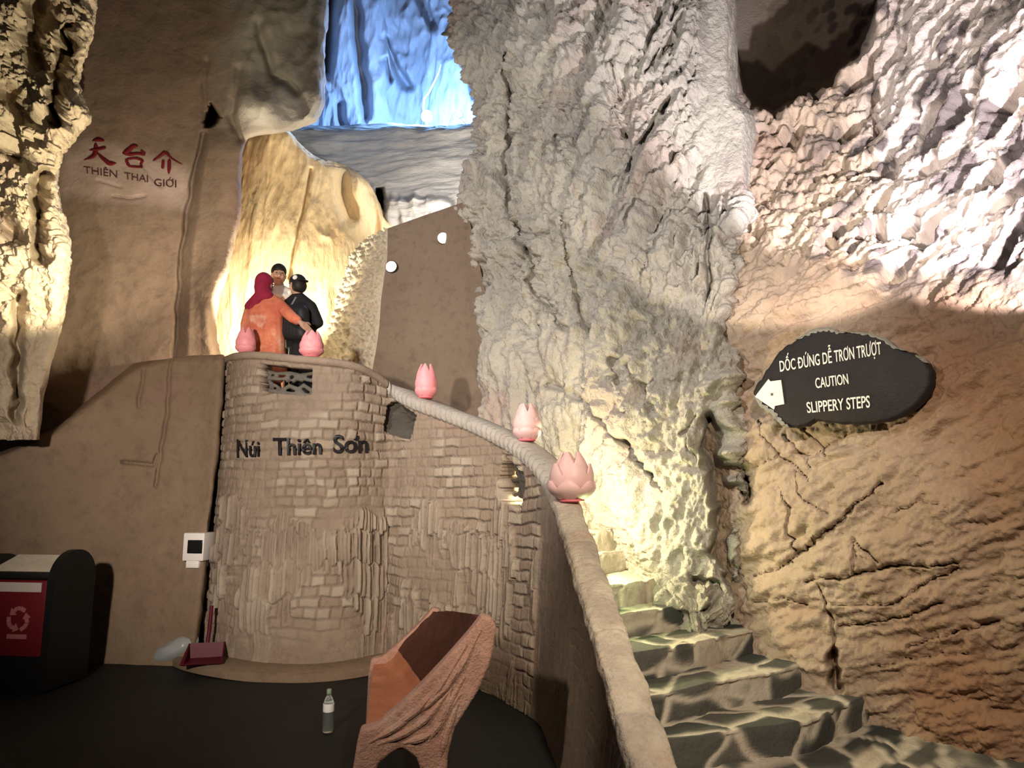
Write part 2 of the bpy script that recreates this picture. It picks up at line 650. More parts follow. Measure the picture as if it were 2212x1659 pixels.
def r_disp(P, px, py):
    s = P[..., 2] + .42 * P[..., 1]
    Q = np.stack([s * 2.6, P[..., 0] * .75, P[..., 1] * .75], -1)
    low = sst(520, 680, py + 90 * perlin(np.stack([px / 150, py / 150, 0 * px + 3], -1)))
    hol = sst(-6, 20, sdist(px, py, HOLLOW))
    wv = .35 * fbm(P * 1.4, 3)[..., None]
    strata = .10 * billow(Q * .8 + wv, 3, .6) + .05 * ridged(Q * 1.7 + wv, 3) + .09 * fbm(P * 1.1, 3) + .05 * billow(np.stack([s * 6, P[..., 0] * 3, P[..., 1] * 3], -1) + wv * 2, 3) * sst(-.1, .3, perlin(P * 1.3 + 5)) + .035 * billow(np.stack([s * 9, P[..., 0] * 5, P[..., 1] * 5], -1) + wv * 2, 3, .6) + .012 * billow(P * 22, 2)
    T = stretch(P, (.25, -.35, .9), .45)
    f1, f2, _ = worley(T * 3.4 + .35 * fbm(P * 4, 3)[..., None])
    g1, g2, _ = worley(T * 8.5 + .3 * fbm(P * 8, 2)[..., None])
    pits = -.32 * sst(.50, .22, f1) * sst(-.25, .15, perlin(P * 1.1)) - .075 * sst(.5, .1, g1)
    up = .14 * fbm(P * .9, 3) + pits + .10 * billow(T * 3.2 + wv, 4, .6) + .03 * ridged(T * 8, 3)
    plain = .035 * fbm(P * 1.2, 3)
    d = low * strata + (1 - low) * up
    smooth_rib = sst(75, 20, seg_dist(px, py, [(1545, -200), (1545, 0), (1575, 200), (1590, 330)]))
    d = d * (1 - .85 * smooth_rib)
    return d * (1 - hol) + plain * hol


def r_rust(P, px, py):
    n = fbm(P * .9 + 5, 4)
    return np.clip(sst(1780, 2120, px + 160 * n) * sst(560, 800, py + 120 * n) * (.75 + .8 * n), 0, 1)


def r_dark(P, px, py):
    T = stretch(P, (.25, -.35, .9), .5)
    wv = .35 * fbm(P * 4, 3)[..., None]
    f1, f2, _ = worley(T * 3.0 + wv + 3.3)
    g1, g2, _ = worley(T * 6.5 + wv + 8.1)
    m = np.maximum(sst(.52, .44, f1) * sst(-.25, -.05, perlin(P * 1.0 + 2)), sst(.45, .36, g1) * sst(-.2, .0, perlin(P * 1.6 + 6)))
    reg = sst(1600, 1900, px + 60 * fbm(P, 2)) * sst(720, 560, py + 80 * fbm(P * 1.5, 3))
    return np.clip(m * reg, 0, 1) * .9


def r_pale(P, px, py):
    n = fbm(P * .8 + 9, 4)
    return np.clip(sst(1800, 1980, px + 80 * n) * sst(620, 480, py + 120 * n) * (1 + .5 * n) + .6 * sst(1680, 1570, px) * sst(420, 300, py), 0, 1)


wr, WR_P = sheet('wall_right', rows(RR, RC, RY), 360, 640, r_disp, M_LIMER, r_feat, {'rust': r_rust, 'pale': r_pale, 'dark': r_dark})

# --- tall grey rock between the stairs and the chamber
KR = [(-260, 995, 7.8), (-100, 1000, 7.7), (0, 1003, 7.6), (100, 1012, 7.5), (200, 1034, 7.5), (260, 1048, 7.5), (330, 1040, 7.6), (440, 1010, 7.7), (520, 1018, 7.8), (600, 1042, 7.8), (700, 1055, 7.7),
      (800, 1046, 7.6), (900, 1045, 7.6), (1000, 1085, 7.5), (1080, 1130, 7.3), (1150, 1235, 6.75), (1220, 1345, 6.2), (1275, 1405, 5.75), (1320, 1450, 5.35), (1400, 1455, 5.35), (1500, 1455, 5.4)]
KA = []
for py_, xl, yl in KR:
    k = min(max((py_ - 950) / 370, 0), 1)
    xr = 1560 + (40 if 250 < py_ < 500 else 0) + (25 if py_ > 1150 else 0)
    yr = 6.4 - .9 * min(max((py_ + 100) / 900, 0), 1)
    row = [(xl + 40, py_, yl + 1.8), (xl + 4, py_, yl + .55), (xl, py_, yl)]
    for f_ in (.14, .32, .52, .72, .88):
        bulge = -.38 * math.sin(PI * f_) * (1 - k) - .18 * k * math.sin(PI * f_)
        row.append((xl + (xr - xl) * f_, py_, yl + (yr - yl) * f_ + bulge))
    row += [(xr, py_, yr), (xr + 22, py_, yr + .35), (xr + 30, py_, yr + 1.3)]
    KA.append(row)
K_CR = [([(1542, 909), (1546, 991), (1560, 1083), (1556, 1156), (1551, 1193)], 11, .5),
        ([(1551, 1190), (1575, 1240), (1590, 1310)], 13, .4),
        ([(1100, 120), (1102, 240), (1098, 400), (1120, 470), (1160, 540)], 6, .16),
        ([(1160, 540), (1180, 640), (1240, 720)], 7, .16),
        ([(1215, 300), (1245, 360)], 6, .1),
        ([(1240, 480), (1265, 600), (1270, 660), (1290, 740)], 6, .13),
        ([(1330, 150), (1340, 230), (1350, 300)], 5, .1),
        ([(1450, 110), (1400, 170), (1470, 60)], 6, .1),
        ([(1440, 230), (1400, 300), (1370, 380)], 7, .12),
        ([(1525, 420), (1535, 560), (1530, 640)], 7, .16),
        ([(1330, 780), (1345, 830)], 7, .12),
        ([(1190, 830), (1290, 880), (1350, 960), (1440, 1060)], 6, .10),
        ([(1430, 900), (1350, 790)], 5, .08),
        ([(1482, 940), (1520, 905)], 5, .12),
        ([(1500, 1255), (1545, 1270), (1530, 1320)], 9, .16),
        ([(1350, 950), (1352, 965)], 4, .12)]


def k_feat(px, py, Y):
    w = 9 * perlin(np.stack([px / 55, py / 55, 0 * px], -1))
    for poly, wd_, dp in K_CR:
        d = seg_dist(px + w, py, poly)
        wl_ = wd_ * (.55 + .8 * np.abs(perlin(np.stack([px / 45, py / 45, 0 * px + 7], -1))) * 2)
        Y = Y + dp * np.exp(-(d / wl_) ** 2)
    return Y


def k_disp(P, px, py):
    T = stretch(P, (.38, 0, 1), .30)
    V_ = stretch(P, (-.10, 0, 1), .2)
    wv = .22 * fbm(P * 1.6, 3)[..., None]
    wv = .45 * fbm(P * 1.5, 3)[..., None] + .15 * fbm(P * 5, 2)[..., None]
    r1 = billow(T * 1.7 + wv, 3, .55)
    r2 = ridged(T * 3.6 + wv * 1.5, 3, .55)
    r3 = billow(T * 6.5 + wv * 2, 3, .6)
    v1 = ridged(V_ * 2.4 + wv, 3)
    v2 = billow(V_ * 4.5 + wv, 3, .6)
    f1, f2, _ = worley(T * 4.5 + wv * 2)
    m = sst(560, 820, py + 140 * perlin(P * .9)) * sst(1330, 1180, px)
    foot = sst(900, 1060, py)
    d = .22 * fbm(P * .75, 3) + (1 - m) * (.22 * r1 + .06 * r2 + .12 * r3 - .10 * sst(.42, .08, f1) * sst(-.1, .2, perlin(P * 1.4 + 8))) + m * (.08 * v1 + .09 * v2 + .03 * r2) + .03 * billow(P * 13, 3)
    rib = sst(1478, 1530, px) * sst(470, 380, py)
    return d * (1 - .35 * foot) * (1 - .85 * rib)


k_o, K_P = sheet('wall_center', KA, 300, 640, k_disp, M_LIME, k_feat)

# --- left inscription wall
LR = [(-260, 705), (-100, 700), (0, 695), (100, 690), (190, 690), (250, 672), (275, 632), (300, 535), (340, 523), (400, 520), (460, 520), (520, 508), (580, 492), (640, 470), (690, 461), (730, 466), (770, 478), (850, 495), (950, 500), (1100, 505)]
LA = []
for py_, xr in LR:
    y0 = 8.0 - .0003 * (py_ - 400)
    row = []
    for j, x in enumerate((-700, -300, -40, 80, 200, 320, 420)):
        row.append((x, py_, y0 + .06 * j - (1.2, .5, 0, 0, 0, 0, 0)[j]))
    row.append((430 + (xr - 430) * .55, py_, y0 + .30))
    row.append((xr - 6, py_, y0 + .38))
    row.append((xr, py_, y0 + .55))
    row.append((xr - 14, py_, y0 + 2.3))
    LA.append(row)
ALMOND = [(442, 264), (450, 232), (456, 222), (466, 236), (477, 254), (466, 270), (452, 277), (444, 276)]


def l_feat(px, py, Y):
    Y = Y + 1.0 * sst(-2, 4, sdist(px, py, ALMOND))
    w = 5 * perlin(np.stack([px / 40, py / 40, 0 * px], -1))
    for poly, wd_, dp in [([(440, 290), (432, 330), (412, 400), (402, 480), (392, 560), (385, 700), (380, 770)], 5, .09),
                          ([(445, 130), (440, 220), (442, 262)], 5, .05),
                          ([(245, 424), (280, 429), (312, 423)], 2.5, .05),
                          ([(305, 350), (325, 380), (345, 402)], 2.5, .03),
                          ([(215, 390), (260, 405)], 3, .03),
                          ([(520, 150), (500, 250), (520, 300)], 9, .10),
                          ([(560, 60), (590, 160), (640, 200)], 10, .12)]:
        Y = Y + dp * np.exp(-(seg_dist(px + w, py, poly) / wd_) ** 2)
    Y = Y - .12 * sst(4, 26, px - np.interp(py, [280, 400, 560, 770], [436, 410, 392, 382])) * sst(270, 330, py)
    Y = Y - .30 * np.exp(-(((px - 560) / 42) ** 2 + ((py - 225) / 48) ** 2))
    return Y


def l_disp(P, px, py):
    k = sst(480, 560, px) * sst(300, 250, py)
    lo = sst(450, 620, py)
    return .05 * fbm(P * 1.1, 4) + .012 * fbm(P * 4, 3) + k * (.10 * ridged(stretch(P, (.1, 0, 1), .4) * 1.8, 3) + .05 * fbm(P * 3, 3)) + lo * .05 * ridged(P * 2.2, 2) * .6


PATCH = [(130, 320), (200, 300), (300, 330), (400, 355), (413, 400), (405, 460), (330, 445), (240, 440), (130, 430)]


def l_pale(P, px, py):
    w = 14 * fbm(P * 3, 3)
    return np.clip(sst(-14, 22, sdist(px + w, py + w, PATCH)) * (.75 + .7 * fbm(P * 2.2, 3)), 0, 1)


wl, WL_P = sheet('wall_left', LA, 330, 420, l_disp, M_PLAST, l_feat, {'pale': l_pale, 'grey': lambda P, px, py: sst(440, 560, px + 60 * fbm(P * 2, 3)) * sst(330, 240, py)})

# --- lower left buttress with a sloping top
BX = [-700, -120, 0, 60, 110, 180, 240, 300, 350, 400, 440, 474, 484, 478]
BT = [1060, 1030, 985, 962, 938, 884, 838, 795, 780, 774, 771, 771, 772, 774]
BY = [6.0, 6.5, 6.6, 6.7, 6.75, 6.9, 7.0, 7.1, 7.15, 7.15, 7.12, 7.05, 7.12, 8.0]
BA = []
for kind_ in range(9):
    row = []
    for x, t_, y_ in zip(BX, BT, BY):
        if kind_ == 0:
            row.append((x, t_ - 12 if x < 350 else t_ - 2, y_ + 1.6))
        elif kind_ == 1:
            row.append((x, t_ - 2, y_ + .12))
        elif kind_ == 2:
            row.append((x, t_ + 8, y_))
        else:
            f_ = (kind_ - 2) / 5
            pyb = 1465
            yb = 6.62 - .0003 * (x - 200) + (y_ - 7.05 if x > 474 else 0)
            py_ = t_ + 8 + (pyb - t_ - 8) * min(f_, 1) + (90 if kind_ == 8 else 0)
            xx = x - (x - 300) / 190 * 74 * min(f_, 1.1) ** 1.3 if x > 300 else x
            row.append((xx, py_, y_ + (yb - y_) * min(f_, 1)))
    BA.append(row)


def b_feat(px, py, Y):
    w = 5 * perlin(np.stack([px / 40, py / 40, 0 * px], -1))
    for poly, wd_, dp in [([(372, 780), (366, 860), (350, 980), (340, 1050)], 4, .05), ([(265, 998), (300, 1002), (335, 1006), (340, 985)], 3.5, .07), ([(310, 800), (300, 880)], 4, .04)]:
        Y = Y + dp * np.exp(-(seg_dist(px + w, py, poly) / wd_) ** 2)
    return Y


def b_disp(P, px, py):
    return .05 * fbm(P * 1.0, 4) + .015 * ridged(P * 2.4, 3) + .006 * fbm(P * 9, 3)


bt, BT_P = sheet('wall_left_lower', BA, 220, 300, b_disp, M_BUTT, b_feat)

# --- craggy pillar at the left edge
GR_ = [(-260, 225), (-100, 220), (0, 213), (60, 205), (120, 188), (180, 172), (220, 185), (255, 200), (290, 168), (330, 135), (400, 128), (450, 138), (500, 152), (560, 156), (620, 152), (680, 148), (740, 132), (800, 116), (860, 104), (920, 97), (950, 94)]
GA = []
for py_, xr in GR_:
    xl = -190 if py_ < 700 else -190 + (py_ - 700) * .82
    xr = xr - 9
    row = []
    row.append((xl - 220, py_, 5.7))
    for f_ in (0, .2, .4, .6, .8, .95):
        row.append((xl + (xr - xl) * f_, py_, 6.15 + .35 * abs(f_ - .55) ** 1.2))
    row += [(xr, py_, 6.45), (xr - 4, py_, 7.0), (xr - 30, py_, 8.1)]
    GA.append(row)


def g_feat(px, py, Y):
    w = 8 * perlin(np.stack([px / 30, py / 30, 0 * px], -1))
    for poly, wd_, dp in [([(150, 60), (140, 130), (132, 200), (120, 260)], 13, .5), ([(95, 20), (70, 90), (95, 150)], 22, .45), ([(98, 380), (92, 430), (88, 560)], 10, .4), ([(45, 640), (40, 760), (35, 900)], 10, .25),
                          ([(20, 200), (55, 250)], 16, .3), ([(10, 470), (40, 520)], 20, .25), ([(30, 330), (70, 360)], 14, .25)]:
        Y = Y + dp * np.exp(-(seg_dist(px + w, py + w, poly) / wd_) ** 2)
    return Y


def g_disp(P, px, py):
    T = stretch(P, (.15, 0, 1), .4)
    lo = sst(560, 760, py)
    wv = .35 * fbm(P * 2.2, 3)[..., None]
    f1, f2, _ = worley(P * 4.0 + wv)
    d = .12 * fbm(T * 1.4, 3) + .17 * billow(T * 2.4 + wv, 4, .6) - .30 * sst(.5, .14, f1) * sst(-.2, .15, perlin(P * 1.7)) + .10 * billow(P * 6.5 + wv, 3, .6) + .05 * ridged(P * 10, 3)
    ed = np.interp(py, [q[0] for q in GR_], [q[1] - 9 for q in GR_])
    d = d * (.25 + .75 * sst(-2, 30, ed - px))
    return d * (1 - .8 * lo) + lo * .02 * fbm(P * 3, 3)


go, G_P = sheet('wall_left_front', GA, 270, 560, g_disp, M_CRAG, g_feat)

# --- pale rock at the back of the alcove
YX = [425, 480, 520, 560, 600, 640, 690, 740, 790, 830, 880]
YT = [300, 296, 292, 290, 264, 306, 346, 358, 398, 470, 500]
YA = []
for k_ in range(9):
    row = []
    for j, (x, t_) in enumerate(zip(YX, YT)):
        yy = 9.6 + .5 * abs((x - 640) / 220) ** 2
        if k_ == 0:
            row.append((x, t_ + 14, yy + 1.6))
        elif k_ == 1:
            row.append((x, t_ + 1, yy + .5))
        else:
            f_ = (k_ - 2) / 6
            row.append((x, t_ + 10 + (940 - t_) * f_, yy - .35 * math.sin(PI * min(f_, .5)) + .1 * f_))
    YA.append(row)


def y_feat(px, py, Y):
    w = 6 * perlin(np.stack([px / 30, py / 50, 0 * px], -1))
    for poly, wd_, dp in [([(668, 370), (668, 420), (645, 500), (630, 600)], 4, .16), ([(745, 360), (740, 420), (755, 470)], 15, .3), ([(800, 420), (808, 500)], 12, .2)]:
        Y = Y + dp * np.exp(-(seg_dist(px + w, py, poly) / wd_) ** 2)
    return Y


def y_disp(P, px, py):
    T = stretch(P, (0, 0, 1), .25)
    return .07 * fbm(T * 1.4, 3) + .05 * ridged(T * 2.6 + .3 * fbm(P * 2, 2)[..., None], 3) + .012 * ridged(T * 9, 2)


yo, Y_P = sheet('wall_back_alcove', YA, 220, 280, y_disp, M_YEL, y_feat)

# --- grey ledge and the chamber behind it
EX = [620, 670, 720, 780, 840, 900, 960, 1020, 1090]
EA = []
for k_ in range(7):
    row = []
    for x in EX:
        yy = 10.8 + .25 * math.cos((x - 700) / 120)
        tp = 278 + 4 * math.sin(x / 35)
        if k_ == 0:
            row.append((x, tp - 3, yy + 2.6))
        elif k_ == 1:
            row.append((x, tp, yy + .25))
        else:
            f_ = (k_ - 2) / 4
            row.append((x, tp + 6 + 270 * f_, yy - .05 - .35 * f_))
    EA.append(row)


def e_feat(px, py, Y):
    Y = Y + .9 * sst(-2, 8, sdist(px, py, [(813, 408), (832, 408), (836, 520), (806, 520)]))
    Y = Y - .35 * sst(-3, 10, sdist(px, py, [(836, 430), (900, 425), (985, 440), (985, 520), (836, 520)]))
    return Y


def e_disp(P, px, py):
    Q = P * np.array([.7, .7, 4.2])
    lo = sst(405, 440, py)
    return .06 * ridged(Q, 3) + .05 * fbm(P * 1.5, 3) + .015 * ridged(P * np.array([2, 2, 11]), 2) + lo * .10 * ridged(stretch(P, (0, 0, 1), .3) * 3.5, 2)


eo, E_P = sheet('wall_back_ledge', EA, 180, 160, e_disp, M_LEDGE, e_feat)

CX = [560, 640, 690, 720, 760, 800, 860, 920, 980, 1040, 1110, 1200]
CA = []
for py_ in (-420, -250, -100, 0, 100, 200, 300, 380):
    CA.append([(x, py_, 13.2 + .9 * ((x - 880) / 260) ** 2 * -1 + .12 * math.sin(x / 33)) for x in CX])


def c_feat(px, py, Y):
    w = 7 * perlin(np.stack([px / 30, py / 60, 0 * px], -1))
    for poly, wd_, dp in [([(712, -200), (710, 0), (706, 100), (702, 165)], 15, 1.0), ([(762, -50), (772, 60), (782, 200), (785, 270)], 8, .5), ([(830, 90), (850, 140), (880, 190)], 9, .4),
                          ([(900, -20), (940, 60)], 9, .4), ([(822, 140), (838, 180)], 6, .3), ([(1000, 60), (1020, 160), (1030, 220)], 7, .3), ([(740, 240), (748, 285)], 8, .3)]:
        Y = Y + dp * np.exp(-(seg_dist(px + w, py, poly) / wd_) ** 2)
    return Y


def c_disp(P, px, py):
    T = stretch(P, (.12, 0, 1), .22)
    return .25 * fbm(T * .9, 3) + .22 * ridged(T * 1.3 + .3 * fbm(P, 2)[..., None], 3) + .05 * ridged(T * 4, 3)


co, C_P = sheet('wall_back', CA, 260, 260, c_disp, M_BLUE, c_feat)


# ------------------------------------------------------------------ curved concrete screen behind the parapet
scr = thing('concrete_screen', 'curved smooth brown concrete wall with slanted top and pebbly left edge, below the grey ledge', 'wall', at(930, 940, 8.0))


def local(o, P):
    return np.asarray(P) - np.array(o.location)


def grid_part(name, P, mat, parent, attrs=None, smooth=True, closed=False):
    nv, nu = P.shape[:2]
    i = np.arange(nv * nu).reshape(nv, nu)
    if closed:
        i = np.concatenate([i, i[:1]], 0)
    Q = np.stack([i[:-1, :-1], i[1:, :-1], i[1:, 1:], i[:-1, 1:]], -1).reshape(-1, 4)
    f = P.reshape(-1, 3)
    if parent is not None:
        f = local(parent, f)
    return mesh_np(name, f, Q, mat, parent, smooth, attrs)


SL = [(494, 839), (561, 836), (636, 824), (681, 821), (727, 818), (778, 808), (830, 800), (960, 800)]
A = []
for k_ in range(11):
    row = []
    for j in range(8):
        f_ = j / 7
        xt = 837 + (1003 - 837) * f_
        t_ = 493 - 57 * f_
        if k_ <= 1:
            row.append((xt, t_ + (6 if k_ == 0 else 0), 8.05 - .35 * f_ + (.22 if k_ == 0 else 0) + .18 * math.sin(PI * f_)))
        else:
            g_ = (k_ - 1) / 9
            py_ = t_ + (960 - t_) * g_
            xl = np.interp(py_, [a for a, b in SL], [b for a, b in SL])
            xr_ = np.interp(py_, [437, 600, 700, 960], [1006, 1042, 1062, 1075])
            row.append((xl + (xr_ - xl) * f_, py_, 8.05 - .35 * f_ + .18 * math.sin(PI * f_) - .12 * g_))
    A.append(row)
G = np.swapaxes(pch(np.swapaxes(pch(np.array(A), 120), 0, 1), 70), 0, 1)
P = at(G[..., 0], G[..., 1], G[..., 2])
P[..., 1] += .015 * fbm(P * 1.5, 3)
SCR_P = P
grid_part('smooth_face', P, M_SCREEN, scr)
A = []
for k_ in range(10):
    row = []
    g_ = k_ / 9
    for j in range(7):
        f_ = j / 6
        pyt = 512 - 18 * f_
        py_ = pyt + (970 - pyt) * g_
        xr_ = np.interp(py_, [a for a, b in SL], [b for a, b in SL]) + 2
        xl = np.interp(py_, [500, 531, 561, 640, 700, 800, 970], [806, 779, 758, 736, 716, 700, 690])
        row.append((xl + (xr_ - xl) * f_, py_, 8.07 + 1.25 * (1 - f_) ** 1.3))
    A.append(row)
G = np.swapaxes(pch(np.swapaxes(pch(np.array(A), 240), 0, 1), 110), 0, 1)
P = at(G[..., 0], G[..., 1], G[..., 2])
f1, f2, _ = worley(P * 12.5)
fade = sst(0, .12, np.linspace(1, 0, 110))[None, :]
P[..., 1] -= (.095 * (1 - sst(0, .75, f1)) * fade + .04 * fbm(P * 2, 3) * fade)
P[..., 0] -= .04 * (1 - sst(0, .75, f1)) * fade
grid_part('rough_face', P, M_ROUGH, scr)

M_DISC = material('lit_disc', (.9, .85, .7), .4, emit=(1.0, .93, .68), estr=1.6)
M_DARKM = material('dark_lamp_metal', (.03, .028, .026), .5)
sf = surf_finder(SCR_P)
for (x_, y_, rx_, ry_, an_, lb_) in ((957, 515, 13, 10.5, .3, 'small round bright lamp high on the shaded right side of the brown concrete wall'), (846, 577, 9, 13, .5, 'small round bright lamp at the pebbly left edge of the brown concrete wall')):
    p = sf(x_, y_, 0)
    r_ = rx_ * 1.0 / F * 7.9
    l_ = thing('wall_lamp', lb_, 'lamp', p, 0)
    v = Vector((0, 0, CZ)) - Vector(tuple(p))
    v.z *= .35
    if x_ < 900:
        v += Vector((-2.6, 0, 1))
    Mq = v.to_track_quat('Z', 'Y').to_matrix().to_4x4()
    r0 = .066 if x_ > 900 else .068
    MB().lathe([(r0 * 1.12, -.06), (r0 * 1.12, .02), (r0 * 1.0, .026), (r0 * 1.0, -.05)], 28).build('housing', M_DARKM if x_ < 900 else M_SCREEN, l_, M=Mq)
    MB().lathe([(.001, .027), (r0 * .6, .027), (r0 * .99, .022), (r0 * .99, .0)], 28).build('glass', M_DISC, l_, M=Mq)

# ------------------------------------------------------------------ stone parapet: round bastion, curve, stair ramp
PL = [(484, 775, 7.9), (490, 772, 7.45), (496, 768, 7.0), (516, 762, 6.70), (560, 760, 6.5), (620, 766, 6.40), (690, 772, 6.38), (760, 782, 6.45), (815, 806, 6.62), (850, 832, 6.72), (890, 854, 6.52),
      (950, 876, 6.28), (1020, 903, 6.02), (1090, 937, 5.68), (1135, 966, 5.40), (1168, 1000, 5.18), (1193, 1044, 4.98)]
PT = [tuple(at(*q)) for q in PL]
e0 = np.array(PT[-1])
for d_ in (.35, .8, 1.3, 1.8, 2.3, 2.75):
    x_ = e0[0] + np.interp(d_, [0, .5, 2.75], [0, .05, .215])
    PT.append((x_, e0[1] - d_, e0[2] - .447 * d_))
PT = np.array(PT)
seg = np.r_[0, np.cumsum(np.hypot(*np.diff(PT[:, :2], axis=0).T))]
dense = pch(PT, 1600)
ds = np.r_[0, np.cumsum(np.hypot(*np.diff(dense[:, :2], axis=0).T))]
LEN = ds[-1]
NU = int(LEN / .0105)
su = np.linspace(0, LEN, NU)
crv = np.stack([np.interp(su, ds, dense[:, i]) for i in range(3)], -1)
for _ in range(6):
    crv[1:-1] = (crv[:-2] + 2 * crv[1:-1] + crv[2:]) / 4
tan = np.gradient(crv[:, :2], axis=0)
tan /= np.linalg.norm(tan, axis=1)[:, None]
nrm = np.stack([tan[:, 1], -tan[:, 0]], -1)
ztop = crv[:, 2]
u_ramp = int(np.argmin(np.abs(crv[:, 1] - (e0[1] - .02)) + 10 * (np.arange(NU) < NU * .4)))
u_c0 = int(np.argmin(np.abs(proj(crv)[0] - 838) + 1e3 * (np.arange(NU) > u_ramp)))


def hsh(a, b, s=0):
    return PERM[(PERM[(a.astype(int) + s) & 255] + b.astype(int)) & 255] / 255.0


def masonry(s, z, h, w, seed):
    r = np.floor(z / h)
    wr_ = w * (.55 + .9 * hsh(r, r * 0 + 3, seed))
    off = hsh(r, r * 0 + 9, seed)
    c = np.floor(s / wr_ + off)
    fx = (s / wr_ + off - c)
    fz = z / h - r
    de = np.minimum(np.minimum(fx, 1 - fx) * wr_, np.minimum(fz, 1 - fz) * h)
    return de, hsh(r, c, seed)


NVW = 230
v_ = np.linspace(0, 1, NVW)
SS, VV = np.meshgrid(su, v_)
ZZ = VV * (ztop[None, :] - .05)
wob = .030 * perlin(np.stack([SS * 2, ZZ * 2, 0 * SS], -1)) + .016 * perlin(np.stack([SS * 7, ZZ * 7, 0 * SS], -1))
zc = ZZ + .35 * np.maximum(0, 2.7 - ztop)[None, :] * .0 + wob
d1, t1 = masonry(SS + wob, zc, .088, .15, 11)
d2, t2 = masonry(SS + wob * .6, zc + .2 * perlin(np.stack([SS * 9, 0 * SS, 0 * SS + 2], -1)), .30, .034, 50)
mk = perlin(np.stack([SS * 2.3, ZZ * 1.5, 0 * SS + 4], -1)) + .35 * perlin(np.stack([SS * 6, ZZ * 3, 0 * SS + 9], -1))
plas = .30 + .70 * sst(-.25, .15, perlin(np.stack([SS * 1.5, ZZ * 2.0, 0 * SS + 14], -1)))
vert = sst(.0, .12, mk + .25 * sst(1.75, .9, ZZ) - .55 * sst(1.35, 1.75, ZZ) - .15)
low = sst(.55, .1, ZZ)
stone = (1 - vert) * plas * (.024 * t1 - .027 * np.exp(-(d1 / .007) ** 2)) + vert * (.055 * t2 - .030 * np.exp(-(d2 / .006) ** 2))
P3 = np.stack([crv[None, :, 0] + 0 * ZZ, crv[None, :, 1] + 0 * ZZ, ZZ], -1)
rampm = np.zeros(NU)
rampm[u_ramp - 20:] = 1
stone = stone * (1 - .75 * low) * (1 - .8 * rampm)[None, :] + .018 * fbm(P3 * 2.0, 3) + .006 * fbm(P3 * 12, 3)
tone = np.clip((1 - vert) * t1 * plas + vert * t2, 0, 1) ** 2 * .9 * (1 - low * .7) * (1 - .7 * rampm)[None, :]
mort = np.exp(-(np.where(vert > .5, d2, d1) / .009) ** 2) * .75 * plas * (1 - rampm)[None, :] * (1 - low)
batter = .10 * (1 - VV) ** 1.5
WO = P3.copy()
WO[..., :2] += nrm[None] * (stone + batter)[..., None]
TH = .19
WI = P3.copy()
WI[..., :2] -= nrm[None] * (TH - .065 * sst(u_ramp - 60, u_ramp + 40, np.arange(NU)))[None, :, None]
opx, opy = proj(WO)
OPEN = [[(557, 787), (674, 797), (672, 853), (567, 847)],
        [(853, 865), (899, 897), (884, 955), (830, 930), (838, 878)],
        [(1090, 985), (1111, 1004), (1130, 1025), (1133, 1050), (1128, 1080), (1124, 1106), (1100, 1090), (1080, 1078), (1080, 1030)]]
front = (np.arange(NU) > NU * .05)[None, :] & (opx > 400)
hole = np.zeros(opx.shape, bool)
for poly in OPEN:
    hole |= inside(opx, opy, poly) & front
hc = hole[:-1, :-1] | hole[1:, :-1] | hole[1:, 1:] | hole[:-1, 1:]
keep = ~hc
n0 = NVW * NU
io = np.arange(n0).reshape(NVW, NU)
ii = io + n0
qo = np.stack([io[:-1, :-1], io[:-1, 1:], io[1:, 1:], io[1:, :-1]], -1)[keep]
qi = np.stack([ii[:-1, :-1], ii[1:, :-1], ii[1:, 1:], ii[:-1, 1:]], -1)[keep]
qs = []
kp = np.pad(keep, 1)
for a in range(NVW - 1):
    for b in np.nonzero(hc[a] | True)[0] if a in (0, NVW - 2) else np.nonzero(hc[a])[0]:
        if keep[a, b]:
            if a == NVW - 2:
                qs.append((io[a + 1, b], io[a + 1, b + 1], ii[a + 1, b + 1], ii[a + 1, b]))
            continue
        if a > 0 and keep[a - 1, b]:
            qs.append((io[a, b], io[a, b + 1], ii[a, b + 1], ii[a, b]))
        if a < NVW - 2 and keep[a + 1, b]:
            qs.append((io[a + 1, b + 1], io[a + 1, b], ii[a + 1, b], ii[a + 1, b + 1]))
        if b > 0 and keep[a, b - 1]:
            qs.append((io[a + 1, b], io[a, b], ii[a, b], ii[a + 1, b]))
        if b < NU - 2 and keep[a, b + 1]:
            qs.append((io[a, b + 1], io[a + 1, b + 1], ii[a + 1, b + 1], ii[a, b + 1]))
for a in range(NVW - 1):
    qs.append((io[a, 0], ii[a, 0], ii[a + 1, 0], io[a + 1, 0]))
    qs.append((io[a, NU - 1], io[a + 1, NU - 1], ii[a + 1, NU - 1], ii[a, NU - 1]))
par = thing('stone_parapet', 'tall curved masonry parapet, round at left and ramping down beside the steps', 'wall', (-1.2, 6.0, 0))
V_all = np.concatenate([WO.reshape(-1, 3), WI.reshape(-1, 3)])
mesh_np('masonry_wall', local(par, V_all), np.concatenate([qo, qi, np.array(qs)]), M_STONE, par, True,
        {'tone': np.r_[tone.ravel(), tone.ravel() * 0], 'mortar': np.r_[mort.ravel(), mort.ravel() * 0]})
wall_find = surf_finder(WO[::2, ::2])


